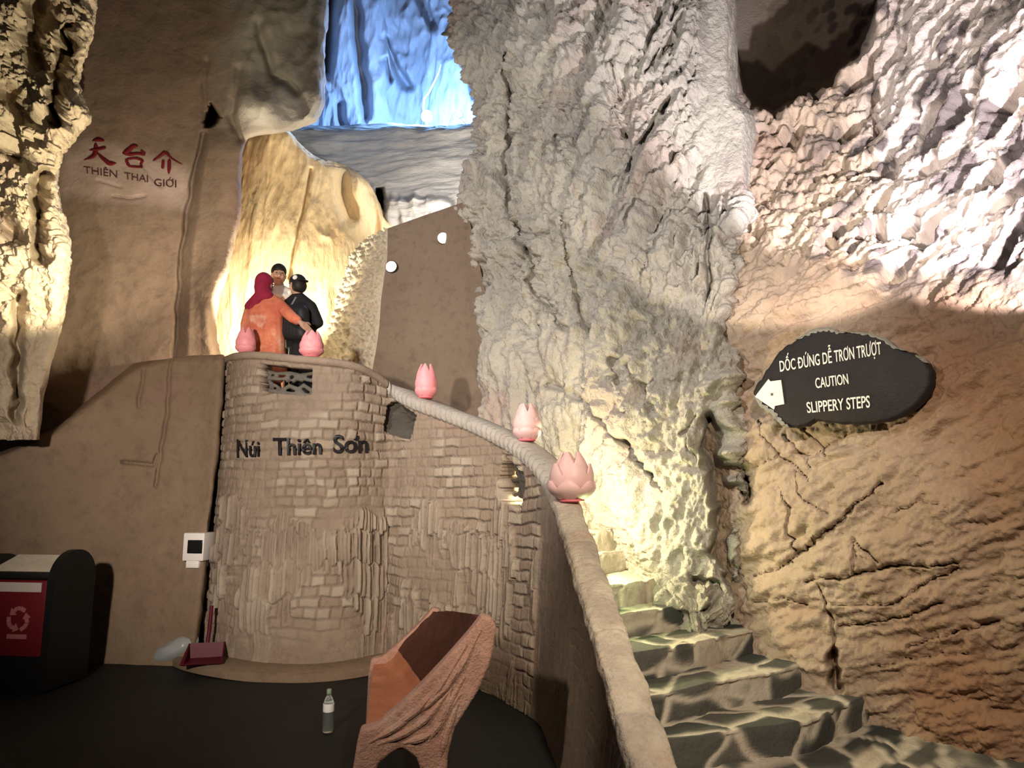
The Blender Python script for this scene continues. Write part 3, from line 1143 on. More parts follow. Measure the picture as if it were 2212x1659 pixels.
def coping(name, a, b, prof, mat, groove=None, joints=None, amp=.006):
    s_ = su[a:b]
    K = len(prof)
    P = np.zeros((K, b - a, 3))
    for k, (dn, dz) in enumerate(prof):
        gr = 0
        if groove is not None and k <= 3:
            gr = groove(s_) * (1.0 if k < 3 else .6)
        P[k, :, :2] = crv[a:b, :2] + nrm[a:b] * (dn + gr)[:, None] if hasattr(gr, '__len__') else crv[a:b, :2] + nrm[a:b] * dn
        P[k, :, 2] = ztop[a:b] + dz
    nz = fbm(P * 6, 3)
    P[..., 2] += amp * nz
    P[..., :2] += nrm[a:b][None] * (amp * 1.5 * fbm(P * 5 + 7, 3))[..., None]
    if joints is not None:
        j = np.exp(-(((s_ / joints + .25 * np.sin(s_ * 9)) % 1 - .5) / .035) ** 2)
        P[2:-1, :, 2] -= .012 * j[None]
    # end caps
    m = P.mean(0)
    P = np.concatenate([np.repeat(m[None, :1], K, 0).transpose(0, 1, 2), P, np.repeat(m[None, -1:], K, 0)], 1)
    return grid_part(name, P, mat, par, closed=True)


def refine(prof, n):
    out = []
    for i in range(len(prof)):
        a, b = prof[i], prof[(i + 1) % len(prof)]
        for t in range(n):
            out.append((a[0] + (b[0] - a[0]) * t / n, a[1] + (b[1] - a[1]) * t / n))
    return out


coping('coping', 2, u_c0, [(.02, -.075), (.035, -.055), (.038, -.02), (.02, 0), (-.08, .006), (-.18, .0), (-.215, -.02), (-.21, -.075)], M_STONE)
coping('curved_coping', u_c0, u_ramp, [(.015, -.13), (.04, -.105), (.05, -.05), (.03, -.008), (-.06, .006), (-.15, .0), (-.19, -.02), (-.18, -.12)], M_COPE,
       groove=lambda s: -.034 * np.exp(-(((s / .066) % 1 - .5) / .15) ** 2))
RPROF = [(.03, -.10), (.045, -.05), (.03, -.004), (-.02, .006), (-.06, .008), (-.10, .004), (-.135, -.012), (-.14, -.10)]
coping('ramp_coping', u_ramp, NU, refine(RPROF, 3), M_RAMP, joints=.42, amp=.014)


def wall_pt(px, py, inset):
    p = np.array(wall_find(px, py, 0))
    k = int(np.argmin(np.hypot(crv[:, 0] - p[0], crv[:, 1] - p[1])))
    p[:2] -= nrm[k] * inset
    return p


# openwork panels of moulded cement in the three openings
def lattice(poly, lines, r, plate=0):
    m = MB()
    if plate:
        c_ = np.mean(poly, 0)
        pl_ = [tuple(c_ + (np.array(q) - c_) * plate) for q in poly]
        n_ = len(pl_)
        m.add([wall_pt(x, y, .15) for x, y in pl_] + [wall_pt(x, y, .19) for x, y in pl_] + [wall_pt(*c_, .145), wall_pt(*c_, .195)],
              [(i, (i + 1) % n_, 2 * n_) for i in range(n_)] + [(n_ + i, 2 * n_ + 1, n_ + (i + 1) % n_) for i in range(n_)] + [(i, (i + 1) % n_, n_ + (i + 1) % n_, n_ + i) for i in range(n_)])
    for ln in lines:
        pts = [wall_pt(x, y, .12 + .03 * random.random()) for x, y in ln]
        m.tube(pts, [r * random.uniform(.75, 1.35) for _ in pts], 8)
    return m.build('openwork_panel', M_LATTD if plate else M_LATT, par, M=Matrix.Translation(-Vector(par.location)), remesh=.009, sm=2)


lattice(OPEN[0], [[(552, 797), (580, 803), (610, 801), (640, 806), (678, 800)], [(560, 812), (585, 815), (612, 813)], [(562, 826), (575, 830), (590, 842), (605, 850)], [(590, 840), (612, 830), (635, 838), (650, 852)],
                  [(640, 803), (650, 815), (664, 818), (672, 812)], [(630, 838), (645, 828), (660, 838), (676, 845)], [(602, 800), (610, 816), (605, 818)], [(560, 840), (600, 846), (640, 850), (678, 852)],
                  [(618, 820), (628, 812), (644, 816)], [(575, 800), (578, 815)], [(556, 800), (566, 850)]], .021)
lattice(OPEN[1], [[(840, 870), (838, 900), (834, 932)], [(850, 868), (862, 900), (880, 950)], [(838, 905), (858, 895), (895, 905)], [(848, 935), (865, 918), (893, 925)], [(865, 873), (870, 900), (850, 930)],
                  [(880, 886), (882, 920), (870, 946)], [(893, 895), (888, 930), (882, 955)], [(842, 882), (870, 890), (894, 915)], [(832, 925), (860, 938), (884, 950)]], .016, 1.06)
lattice(OPEN[2], [[(1085, 1000), (1095, 1030), (1110, 1100)], [(1078, 1040), (1100, 1035), (1132, 1050)], [(1080, 1070), (1100, 1062), (1130, 1075)], [(1108, 1000), (1112, 1040), (1122, 1095)],
                  [(1092, 1050), (1112, 1080), (1126, 1090)], [(1085, 1020), (1108, 1055), (1128, 1062)], [(1120, 1018), (1108, 1035), (1095, 1075)]], .018, .78)

# low kerb round the foot of the bastion
m = MB()
sel = [k for k in range(int(NU * .12), int(NU * .50), 8)]
pr = [(.02, 0), (.30, 0), (.30, .05), (.27, .075), (.02, .085)]
V, Fc = [], []
for k in sel:
    for dn, dz in pr:
        q = crv[k, :2] + nrm[k] * (dn + .08)
        V.append((q[0], q[1], dz + .01 * math.sin(k * .05)))
n_ = len(pr)
for i in range(len(sel) - 1):
    for j in range(n_):
        Fc.append((i * n_ + j, i * n_ + (j + 1) % n_, (i + 1) * n_ + (j + 1) % n_, (i + 1) * n_ + j))
Fc += [tuple(range(n_)), tuple((len(sel) - 1) * n_ + j for j in range(n_))]
kb = m.add(V, Fc).build('kerb', M_BUTT)
tag(kb, 'low brown kerb round the foot of the round masonry wall', 'kerb')

# upper landing behind the parapet
inner = [tuple(crv[k, :2] - nrm[k] * .16) for k in range(int(NU * .04), u_c0 + 60, 10)]
poly = inner + [(-.35, 7.4), (-.6, 9.9), (-4.6, 9.9), (-4.6, 7.75)]
m = MB().prism(poly, lambda x, y, d: (x, y, d), 2.12, 2.30)
pf = m.build('floor_upper', M_STEPW, smooth=False)
pf['kind'] = 'structure'

# ------------------------------------------------------------------ the stairs
st = thing('stone_staircase', 'worn flagstone steps climbing between the ramped parapet and the rock', 'stairs', (1.2, 4.6, 0))
NOSE = [(.20, [(1400, 1606), (1475, 1599), (1600, 1577), (1735, 1556), (1845, 1509), (1900, 1490)]),
        (.37, [(1370, 1515), (1392, 1508), (1525, 1472), (1660, 1450), (1724, 1433), (1760, 1424)]),
        (.54, [(1345, 1415), (1359, 1411), (1480, 1390), (1616, 1362), (1660, 1352)]),
        (.71, [(1325, 1325), (1345, 1322), (1420, 1314), (1500, 1306), (1540, 1301)]),
        (.88, [(1305, 1268), (1330, 1263), (1424, 1250), (1470, 1244)]),
        (1.05, [(1280, 1202), (1300, 1197), (1395, 1187), (1430, 1183)]),
        (1.22, [(1255, 1153), (1300, 1148), (1350, 1143), (1380, 1140)])]


def nose_line(k, n=150):
    z, pts = NOSE[k]
    P = np.array([atz(x, y, z) for x, y in pts])
    a = P[0] + (P[0] - P[2]) / np.linalg.norm(P[0] - P[2]) * .30
    b = P[-1] + (P[-1] - P[-3]) / np.linalg.norm(P[-1] - P[-3]) * .55
    P = np.vstack([a, P, b])
    s = np.r_[0, np.cumsum(np.linalg.norm(np.diff(P, axis=0), axis=1))]
    t = np.linspace(0, s[-1], n)
    return np.stack([np.interp(t, s, P[:, i]) for i in range(3)], -1)


lines = [nose_line(k) for k in range(7)]
lines.append(lines[6] + np.array([-.06, .40, .17]))
lines.append(lines[7] + np.array([-.15, .36, .17]))


def flag_step(name, fr, bk, zt, zb, dark, seed, mat):
    """one step: riser, worn nosing and tread"""
    n = len(fr)
    prof = []                                             # (along depth 0..1, height)
    for t in np.linspace(0, 1, 14):
        prof.append((-.0, zb + (zt - .02 - zb) * t, 0))
    for t in (.25, .5, .75, 1):
        prof.append((.018 * t, zt - .02 + .02 * math.sin(t * PI / 2), 1))
    for t in np.linspace(.06, 1.08, 34):
        prof.append((t, zt, 2))
    K = len(prof)
    P = np.zeros((K, n, 3))
    for i, (d, z, q) in enumerate(prof):
        P[i] = fr * (1 - d) + bk * d
        P[i, :, 2] = z
    dirn = bk.mean(0) - fr.mean(0)
    dirn[2] = 0
    dirn /= np.linalg.norm(dirn)
    s = np.r_[0, np.cumsum(np.linalg.norm(np.diff(fr, axis=0), axis=1))][None, :] + 0 * P[..., 0]
    dd = np.r_[0, np.cumsum(np.linalg.norm(np.diff(P[:, n // 2], axis=0), axis=1))][:, None] + 0 * s
    Q = np.stack([s * 2.4, dd * 3.4, 0 * s + seed * 3.7], -1)
    Q = Q + .25 * perlin(Q * 1.3)[..., None]
    f1, f2, idd = worley(Q)
    edge = np.exp(-((f2 - f1) / .10) ** 2)
    isd = (JIT[idd, 1] < dark).astype(float)
    tone_ = np.clip(isd * (1 - 1.3 * edge), 0, 1) * (.8 + .2 * JIT[idd, 2])
    mort_ = edge * .8
    dz = .008 * JIT[idd, 0] * (1 - edge) - .008 * edge + .012 * fbm(P * 4, 3) + .004 * fbm(P * 18, 2)
    riser = np.array([q == 0 for _, _, q in prof])
    P[~riser, :, 2] += dz[~riser]
    P[riser] -= dirn * (dz[riser] * 1.4)[..., None]
    P[:, :, :2] += dirn[:2] * (.035 * np.sin(s * 2.1 + seed) + .03 * perlin(np.stack([s * 2, 0 * s, 0 * s + seed], -1)))[..., None]
    return grid_part(name, P, mat, st, {'tone': tone_, 'mortar': mort_})


DARK = [.80, .82, .78, .70, .30, .12, .05, .05]
for k in range(8):
    zt = lines[k][0, 2]
    flag_step('step', lines[k], lines[k + 1], zt, zt - .26, DARK[k], k + 1, M_STEP)
ld = lines[0].copy()
ld[:, 1] -= 1.7
ld[:, 0] += .25
flag_step('bottom_paving', ld, lines[0] + np.array([0, .05, 0]), .03, -.05, .55, 21, M_STEP)
# the flight goes on turning left behind the parapet, up to the landing
for k in range(9, 13):
    z = 1.22 + .17 * (k - 6)
    ks = [int(np.argmin(np.abs(ztop[:u_ramp] - (z + .42 + .03 * (k - 9) + e)) + 9 * (np.arange(u_ramp) < u_c0 - 30))) for e in (0, .22)]
    pts = []
    for q, kk in enumerate(ks):
        pts.append(crv[kk, :2] - nrm[kk] * .17)
        pts.append(crv[kk, :2] - nrm[kk] * 1.15)
    poly = [tuple(pts[0]), tuple(pts[2]), tuple(pts[3]), tuple(pts[1])]
    MB().prism(poly, lambda x, y, d: (x, y, d), z - .24, z).build('step', M_STEPW, st, False, M=Matrix.Translation(-Vector(st.location)))


# ------------------------------------------------------------------ writing
def raw_text(body, bold, ext, res=4):
    cu = bpy.data.curves.new('letters', 'FONT')
    cu.body = body
    cu.size = 1
    cu.offset = bold
    cu.extrude = ext
    cu.resolution_u = res
    o = bpy.data.objects.new('letters', cu)
    C.objects.link(o)
    bpy.context.view_layer.update()
    me = bpy.data.meshes.new_from_object(o.evaluated_get(bpy.context.evaluated_depsgraph_get()))
    V = np.array([v.co[:] for v in me.vertices])
    Fc = [tuple(p.vertices) for p in me.polygons]
    bpy.data.objects.remove(o)
    bpy.data.curves.remove(cu)
    bpy.data.meshes.remove(me)
    return V, Fc


def text_shape(body, bold=0.0, ext=0.0):
    """a line of letters as (V, F) with x in 0..1 along the line and y in units of the capital height"""
    plain = body.replace('Đ', 'D').replace('ơ', 'o') if bold > 0 else body
    V, Fc = raw_text(plain, bold, ext)
    V, Fc = V.tolist(), list(Fc)
    for k, ch in enumerate(body):
        if plain[k] == ch:
            continue
        one = raw_text(plain[k], bold, ext)[0][:, 0]
        x1 = raw_text(plain[:k + 1], bold, ext)[0][:, 0].max()
        x0 = x1 - (one.max() - one.min())
        q = [(x0 - .07, .33), (x0 + .27, .33), (x0 + .27, .42), (x0 - .07, .42)] if ch == 'Đ' else [(x1 - .13, .50), (x1 - .05, .47), (x1 + .07, .56), (x1 + .09, .66), (x1 - .02, .66), (x1 - .02, .59)]
        n, m = len(V), len(q)
        e = ext * (1.02 if ext else 0)
        V += [[x, y, e] for x, y in q] + [[x, y, -e] for x, y in q]
        Fc += [tuple(range(n, n + m)), tuple(range(n + m, n + 2 * m))[::-1]] + [(n + i, n + (i + 1) % m, n + m + (i + 1) % m, n + m + i) for i in range(m)]
    V = np.array(V)
    V[:, 0] = (V[:, 0] - V[:, 0].min()) / (V[:, 0].max() - V[:, 0].min())
    V[:, 1] /= .729
    return V, Fc


def quad_map(q, x, y):
    """q = bottom left, bottom right, top right, top left"""
    bl, br, tr, tl = [np.array(p, float) for p in q]
    return (bl * (1 - x) + br * x) * (1 - y) + (tl * (1 - x) + tr * x) * y


def write(name, body, q, place, mat, parent, bold=0.0, ext=.01):
    V, Fc = text_shape(body, bold, 1.0)
    out = []
    for x, y, z in V:
        p = quad_map(q, x, y)
        out.append(Vector(tuple(place(p[0], p[1], ext * (.5 + .5 * z)))) - Vector(parent.location))
    return mesh_py(name, out, Fc, mat, parent, False)


M_RED = material('red_paint', (.13, .006, .012), .7)
M_MAROON = material('faded_maroon_paint', (.085, .03, .03), .8)
M_BLK = material('black_letter_paint', (.012, .011, .014), .5)

lf = surf_finder(WL_P)
ins = thing('wall_inscription', 'red brush characters over faded Latin lettering on the pale patch of brown wall', 'inscription', lf(290, 370, 0))


def zz(p):
    return (150 + p[0] * .1311, 270 + p[1] * .1311)


CH = [[([(375, 262), (470, 238), (575, 258)], [18, 66, 24]), ([(330, 420), (450, 402), (605, 372)], [14, 46, 52]), ([(432, 300), (434, 410), (400, 500), (235, 580)], [56, 78, 70, 6]), ([(450, 455), (560, 560), (670, 632), (775, 628)], [24, 56, 76, 8])],
      [([(872, 455), (960, 420), (1060, 345), (1125, 350)], [22, 84, 72, 36]), ([(872, 462), (1000, 482), (1130, 468), (1245, 492)], [40, 58, 44, 56]), ([(1175, 415), (1245, 485)], [34, 52]), ([(925, 560), (965, 650), (1010, 695)], [44, 48, 26]),
       ([(925, 565), (1080, 545), (1215, 585)], [36, 40, 48]), ([(1212, 580), (1178, 640), (1192, 712)], [46, 42, 34]), ([(1000, 682), (1195, 692)], [40, 36])],
      [([(1580, 440), (1500, 505), (1375, 592)], [66, 52, 30]), ([(1580, 440), (1665, 535), (1855, 652)], [60, 30, 12]), ([(1542, 570), (1532, 722)], [46, 46]), ([(1642, 560), (1640, 700), (1632, 805)], [50, 58, 26])]]
for strokes in CH:
    V, Fc = [], []
    for pts, wd_ in strokes:
        P = pch(np.array(pts, float), 16)
        w_ = pch(np.array(wd_, float), 16)
        T = np.gradient(P, axis=0)
        T /= np.linalg.norm(T, axis=1)[:, None]
        Nq = np.stack([-T[:, 1], T[:, 0]], -1)
        b = len(V)
        for e_ in range(16):
            k_ = .35 if e_ in (0, 15) else .8 if e_ in (1, 14) else 1
            for s_ in (-.5, 0, .5):
                x_, y_ = zz(P[e_] + Nq[e_] * w_[e_] * s_ * k_)
                V.append(Vector(tuple(lf(x_, y_, .035))) - ins.location)
        for e_ in range(15):
            for s_ in (0, 1):
                Fc.append((b + e_ * 3 + s_, b + e_ * 3 + s_ + 1, b + e_ * 3 + s_ + 4, b + e_ * 3 + s_ + 3))
    o = mesh_py('painted_character', V, Fc, M_RED, ins)
    md = o.modifiers.new('thickness', 'SOLIDIFY')
    md.thickness = .004
for body, q in (('THIÊN', [(240, 790), (785, 872), (785, 745), (228, 672)]), ('THAI', [(908, 892), (1292, 945), (1292, 825), (900, 772)]), ('GIỚI', [(1395, 1002), (1757, 1030), (1757, 905), (1390, 880)])):
    write('word', body, [zz(p) for p in q], lambda x, y, d: lf(x, y, .03 + d), M_MAROON, ins, .004, .004)

nl = thing('name_lettering', 'black raised letters reading a name across the round masonry wall below its openwork panel', 'lettering', wall_find(650, 965, 0))
for body, q in (('Núi', [(511, 988), (560, 985), (560, 951), (511, 947)]), ('Thiên', [(590, 983), (694, 980), (694, 945), (589, 944)]), ('Sơn', [(720, 978), (795, 977), (795, 937), (719, 938)])):
    write('word', body, q, lambda x, y, d: wall_find(x, y, .008 + d), M_BLK, nl, .018, .03)

# ------------------------------------------------------------------ warning sign on the rock
SA, SB = at(1640, 815, 4.95), at(2010, 815, 4.12)
se1 = (SB - SA) / np.linalg.norm(SB - SA)
sn = np.cross(se1, [0, 0, 1.0])
if np.dot(sn, -SA) < 0:
    sn = -sn
sn /= np.linalg.norm(sn)


def on_sign(px, py, d=0):
    r = at(px, py, 1.0) - np.array([0, 0, CZ])
    o_ = np.array([0, 0, CZ])
    t = np.dot(SA - o_, sn) / np.dot(r, sn)
    return o_ + r * t + sn * d


sg = thing('warning_sign', 'dark irregular slate sign with white warning lettering and left arrow on the right rock', 'sign', on_sign(1820, 815))
OUT = [(265, 700), (245, 650), (300, 560), (372, 450), (450, 345), (540, 290), (640, 230), (720, 195), (800, 190), (870, 220), (960, 222), (1060, 228), (1190, 262), (1290, 335), (1400, 372), (1500, 432), (1545, 520), (1540, 600), (1500, 680),
       (1420, 770), (1300, 840), (1150, 880), (980, 890), (800, 878), (700, 862), (650, 892), (560, 915), (480, 905), (430, 870), (380, 815), (310, 765)]
OUT = [(1550 + x * .29928, 650 + y * .29928) for x, y in OUT]
n_ = len(OUT) * 4
cl = np.array(OUT + OUT[:1])
OUTd = pch(cl, n_ + 1)[:-1]
OUTd = OUTd + np.stack([np.sin(np.arange(n_) * 1.7) * 1.2, np.cos(np.arange(n_) * 2.3) * 1.2], -1)
cen = np.array([1815, 815])
M_SLATE = rock_mat('dark_slate', [(.020, .016, .018), (.015, .012, .014), (.025, .018, .019)], 5, .25, 30, rough=.55)
M_CHIP = rock_mat('chipped_slate_edge', [(.42, .42, .38), (.34, .34, .31), (.20, .19, .18)], 9, .6, 30)
lay = [(1.0, -.075), (1.0, -.03), (.965, -.004), (.94, 0)]
V, Fc = [], []
for sc, d in lay:
    for k in range(n_):
        p = cen + (OUTd[k] - cen) * sc
        V.append(on_sign(p[0], p[1], d) - np.array(sg.location))
for i in range(len(lay) - 1):
    for k in range(n_):
        Fc.append((i * n_ + k, i * n_ + (k + 1) % n_, (i + 1) * n_ + (k + 1) % n_, (i + 1) * n_ + k))
Fc += [tuple(range(n_)), tuple(3 * n_ + k for k in range(n_))]
MB().add(V, Fc).build('slate_board', M_SLATE, sg)
# pale chipped rims along the top and at the lower left
for a_, b_, wdt in ((5.2, 9.6, .075), (9.8, 13.6, .05), (14.3, 15.2, .035), (26.5, 31.3, .06)):
    V, Fc = [], []
    ks = np.linspace(a_ * 4, b_ * 4, 40)
    for q, k in enumerate(ks):
        p = np.array([np.interp(k % n_, np.arange(n_ + 1), np.r_[OUTd[:, j], OUTd[0, j]]) for j in (0, 1)])
        e_ = math.sin(PI * q / 39) ** .5
        wq = wdt * e_ * (.7 + .5 * abs(math.sin(q * .63))) + .004
        for f_, d in ((1.004, -.05), (1.004, -.012), (1 - wq * .5, .010), (1 - wq, .002)):
            pp = cen + (p - cen) * f_
            V.append(on_sign(pp[0], pp[1], d) - np.array(sg.location))
    for q in range(39):
        for j in range(3):
            Fc.append((q * 4 + j, q * 4 + j + 1, q * 4 + j + 5, q * 4 + j + 4))
        Fc.append((q * 4 + 3, q * 4, q * 4 + 4, q * 4 + 7))
    MB().add(V, Fc).build('chipped_edge', M_CHIP, sg)
M_WHITE = material('white_sign_paint', (.80, .78, .74), .6)
on_s = lambda x, y, d: on_sign(x, y, .002 + d)
for body, q in (('DỐC ĐỨNG DỄ TRƠN TRƯỢT', [(1686, 803), (1905, 765), (1903, 737), (1684, 779)]), ('CAUTION', [(1763, 839), (1834, 829), (1831, 806), (1761, 816)]), ('SLIPPERY STEPS', [(1745, 892), (1880, 880), (1879, 853), (1742, 868)])):
    write('text_line', body, q, on_s, M_WHITE, sg, .008, .004)
ARW = [(1632, 857), (1661, 819), (1665, 824), (1688, 821), (1695, 873), (1675, 877), (1673, 885)]
ar = MB().prism(ARW, lambda x, y, d: on_sign(x, y, d) - np.array(sg.location), .001, .008).build('arrow', M_WHITE, sg, False)
sc_ = on_sign(1669, 852, .012) - np.array(sg.location)
MB().ell(sc_, (.010, .010, .010), n=10, m=6).build('screw', material('screw_steel', (.25, .24, .22), .4, 1), ar)
for x_, y_ in ((1700, 830), (1930, 810)):                 # iron pins that hold the slate off the rock
    MB().tube([on_sign(x_, y_, -.06) - np.array(sg.location), on_sign(x_, y_, -.55) - np.array(sg.location)], .02, 10).build('fixing_pin', M_DARKM, sg)

# ------------------------------------------------------------------ litter bin
BNX, BNY = -3.63, 5.66
bn = thing('litter_bin', 'red and black recycling bin with rounded end at the left edge of floor', 'bin', (BNX, BNY, 0), math.radians(-7))
M_BINB = material('black_bin_plastic', (.006, .006, .006), .5)
M_BINR = material('red_bin_plastic', (.105, .006, .010), .45)
M_CREAM = rock_mat('worn_cream_lid', [(.66, .60, .48), (.56, .50, .40), (.60, .53, .43)], 6, .15, 20, rough=.5)
M_LBL = material('worn_white_label', (.42, .36, .33), .7)
M_LBLP = material('faded_pink_print', (.30, .10, .10), .7)
DB = .46


def arch(x0, x1, z0, z1, nm):
    pts = [(0, z0), (DB, z0)]
    zc_ = z1 - DB / 2
    for k in range(17):
        a = PI * k / 16
        pts.append((DB / 2 + DB / 2 * math.cos(a), zc_ + DB / 2 * math.sin(a)))
    m = MB().prism(pts, lambda y, z, d: (d, y, z), x0, x1)
    return m.build(nm, M_BINB, bn, False)


arch(-.06, 0, .02, 1.08, 'end_panel')
arch(-1.36, -1.30, .02, 1.08, 'end_panel')
arch(-.71, -.66, .02, 1.04, 'divider_panel')
b_ = MB().box((-1.30, .04, .05), (-.06, DB - .03, .88)).build('body', M_BINB, bn, False)
MB().box((-1.30, .01, .865), (-.06, .10, .915), bev=.01).build('front_lip', M_BINB, bn)
MB().box((-1.30, .02, .0), (-.06, DB - .02, .25)).build('plinth', M_BINB, bn, False)
for x0, x1, mt, nm in ((-.655, -.065, M_BINR, 'red door'), (-1.295, -.715, M_BINR, 'red door')):
    d = MB().box((x0 + .01, .012, .27), (x1 - .01, .05, .855), bev=.012).build('door', mt, bn)
    MB().box((x0 + .10, .006, .765), (x1 - .05, .013, .838)).build('label_strip', M_LBL, d, False)
    # chasing arrows symbol and a line of print below it
    cx, czz = (x0 + x1) / 2 + .07, .555
    for k in range(3):
        a0 = PI / 2 + k * 2 * PI / 3
        V = []
        R0 = .085
        p0 = Vector((math.cos(a0 - .72), math.sin(a0 - .72))) * R0
        p1 = Vector((math.cos(a0 - .2), math.sin(a0 - .2))) * R0
        p2 = Vector((math.cos(a0 + .2), math.sin(a0 + .2))) * R0
        p3 = Vector((math.cos(a0 + .62), math.sin(a0 + .62))) * R0 * .86
        mb = MB()
        for (u, w2, we) in ((p0, p1, 1), (p1, p2, 1), (p2, p3, 1.0)):
            t = (w2 - u).normalized()
            n2 = Vector((-t.y, t.x)) * .016
            q = [u - n2, u + n2, w2 + n2, w2 - n2]
            mb.prism([(v.x, v.y) for v in q], lambda x, z, dd: (cx + x, dd, czz + z), .005, .0125)
        t = (p3 - p2).normalized()
        n2 = Vector((-t.y, t.x)) * .036
        q = [p3 - n2, p3 + n2, p3 + t * .045]
        mb.prism([(v.x, v.y) for v in q], lambda x, z, dd: (cx + x, dd, czz + z), .005, .0125)
        mb.build('recycling_arrow', M_LBLP, d, False)
    MB().box((cx - .085, .006, .405), (cx + .085, .0125, .440)).build('print_strip', M_LBLP, d, False)
for x0, x1 in ((-.655, -.065), (-1.295, -.715)):
    m = MB()
    V = [(x0, .06, .91), (x1, .06, .91), (x1, .36, 1.02), (x0, .36, 1.02), (x0, .06, .89), (x1, .06, .89), (x1, .36, .88), (x0, .36, .88)]
    m.add(V, [(0, 1, 2, 3), (7, 6, 5, 4), (0, 4, 5, 1), (2, 6, 7, 3), (1, 5, 6, 2), (0, 3, 7, 4)]).build('lid', M_CREAM, bn, False)

# ------------------------------------------------------------------ breaker box on the brown wall
bf = surf_finder(BT_P)
bp_ = bf(428, 1180, .0)
bx = thing('breaker_box', 'small white breaker box with dark window on the brown wall beside the round masonry', 'breaker box', bp_, math.radians(-6))
M_WPL = material('white_plastic', (.78, .74, .72), .4)
M_SMOKE = material('smoked_window', (.012, .012, .013), .15)
MB().box((-.105, -.085, -.13), (.105, .12, .13), bev=.012).build('case', M_WPL, bx)
MB().box((-.055, -.094, -.06), (.092, -.080, .065), bev=.006).build('window', M_SMOKE, bx)
MB().box((-.070, -.075, -.195), (.060, .10, -.125), bev=.008).build('cable_outlet', M_WPL, bx)
MB().tube([(-.01, .02, -.19), (-.02, .04, -.5), (0, .03, -1.0)], .009, 8).build('cable', M_BUTT, bx)

# ------------------------------------------------------------------ dustpan and bag in the corner
dp0 = atz(440, 1428, .10)
dp0[2] = .095
M_DPAN = material('red_dustpan_plastic', (.09, .003, .014), .5)
dp = thing('dustpan', 'red long-handled dustpan standing in the dark corner at the foot of the wall', 'dustpan', dp0, math.radians(15))
V = [(-.15, -.12, .0), (.15, -.12, .0), (.15, .12, .0), (-.15, .12, .0), (-.17, -.14, .012), (.17, -.14, .012), (.15, .14, .13), (-.15, .14, .13)]
V2 = [(x * .93, y * .93 - .006, z + .012) for x, y, z in V[:4]] + [(x * .93, y * .9, z + .004) for x, y, z in V[4:]]
MB().add(V + V2, [(3, 2, 1, 0), (2, 3, 7, 6), (0, 4, 7, 3), (1, 2, 6, 5), (0, 1, 5, 4), (8, 9, 10, 11), (11, 10, 14, 15), (8, 11, 15, 12), (10, 9, 13, 14), (7, 15, 14, 6), (4, 12, 15, 7), (6, 14, 13, 5), (4, 5, 13, 12)]).build('pan', M_DPAN, dp, False)
MB().tube([(0, .13, .05), (0, .15, .12), (.01, .16, .25), (.015, .17, .44)], .016, 10).build('handle', M_DPAN, dp)
bg0 = atz(378, 1432, 0)
bg = MB()
bg.ell((0, 0, .10), (.20, .10, .085), (0, math.radians(-24), 0), 40, 24)
V = np.array(bg.V)
V = V * (1 + .22 * ridged(V * 6 + 3, 3)[:, None] * .6)
V[:, 2] -= V[:, 2].min()
bg.V = [tuple(v) for v in V]
bo = bg.build('plastic_bag', material('grey_plastic_film', (.30, .32, .33), .3), smooth=True)
bo.location = (bg0[0], bg0[1], .0)
tag(bo, 'crumpled silvery plastic bag lying left of the red dustpan', 'bag')

# ------------------------------------------------------------------ bottle on the floor
b0 = atz(708, 1581, 0)
bo = thing('water_bottle', 'clear plastic water bottle with white label standing on the dark floor', 'bottle', (b0[0], b0[1], .002))
M_PET = material('clear_plastic', (.75, .85, .80), .08, spec=.5, trans=.92)
prof = [(.005, .006), (.032, 0), (.036, .012), (.036, .05), (.0345, .06), (.036, .07), (.036, .155), (.034, .18), (.022, .215), (.014, .228), (.014, .245)]
MB().lathe(prof, 28).build('body', M_PET, bo)
MB().lathe([(.0365, .128), (.0368, .13), (.0368, .196 - .02), (.0355, .1775)], 28).build('label_band', material('white_label', (.85, .85, .85), .5), bo)
MB().lathe([(.016, .238), (.0165, .24), (.0165, .262), (.014, .266)], 20).build('cap', material('green_cap', (.22, .32, .22), .5), bo)

# ------------------------------------------------------------------ bench moulded like a tree trunk
M_BSEAT = rock_mat('orange_brown_bench', [(.42, .16, .085), (.36, .135, .07), (.44, .19, .11)], 5, .25, 24)
M_BBACK = rock_mat('dark_brown_bench_back', [(.085, .028, .016), (.065, .022, .013), (.10, .036, .022)], 5, .4, 24)
M_BARK = rock_mat('bark_textured_cement', [(.44, .26, .20), (.36, .20, .15), (.46, .33, .28)], 8, .5, 26)
n0 = atz(788, 1588, .43)
f0 = atz(808, 1436, .43)
lx = (f0 - n0)
L_B = float(np.linalg.norm(lx))
rzb = math.atan2(lx[1], lx[0]) - PI / 2                    # local y runs along the bench, local x to its back
be = thing('bench', 'orange brown cement bench shaped like a cut tree trunk in the foreground', 'bench', (n0[0], n0[1], 0), rzb)
NEARP = [(0, .43), (.05, .425), (.16, .41), (.30, .42), (.36, .47), (.42, .60), (.485, .76), (.54, .89), (.555, .93)]
FARP = [(0, .43), (.03, .43), (.06, .43), (.10, .45), (.15, .51), (.22, .60), (.30, .68), (.36, .73), (.375, .75)]


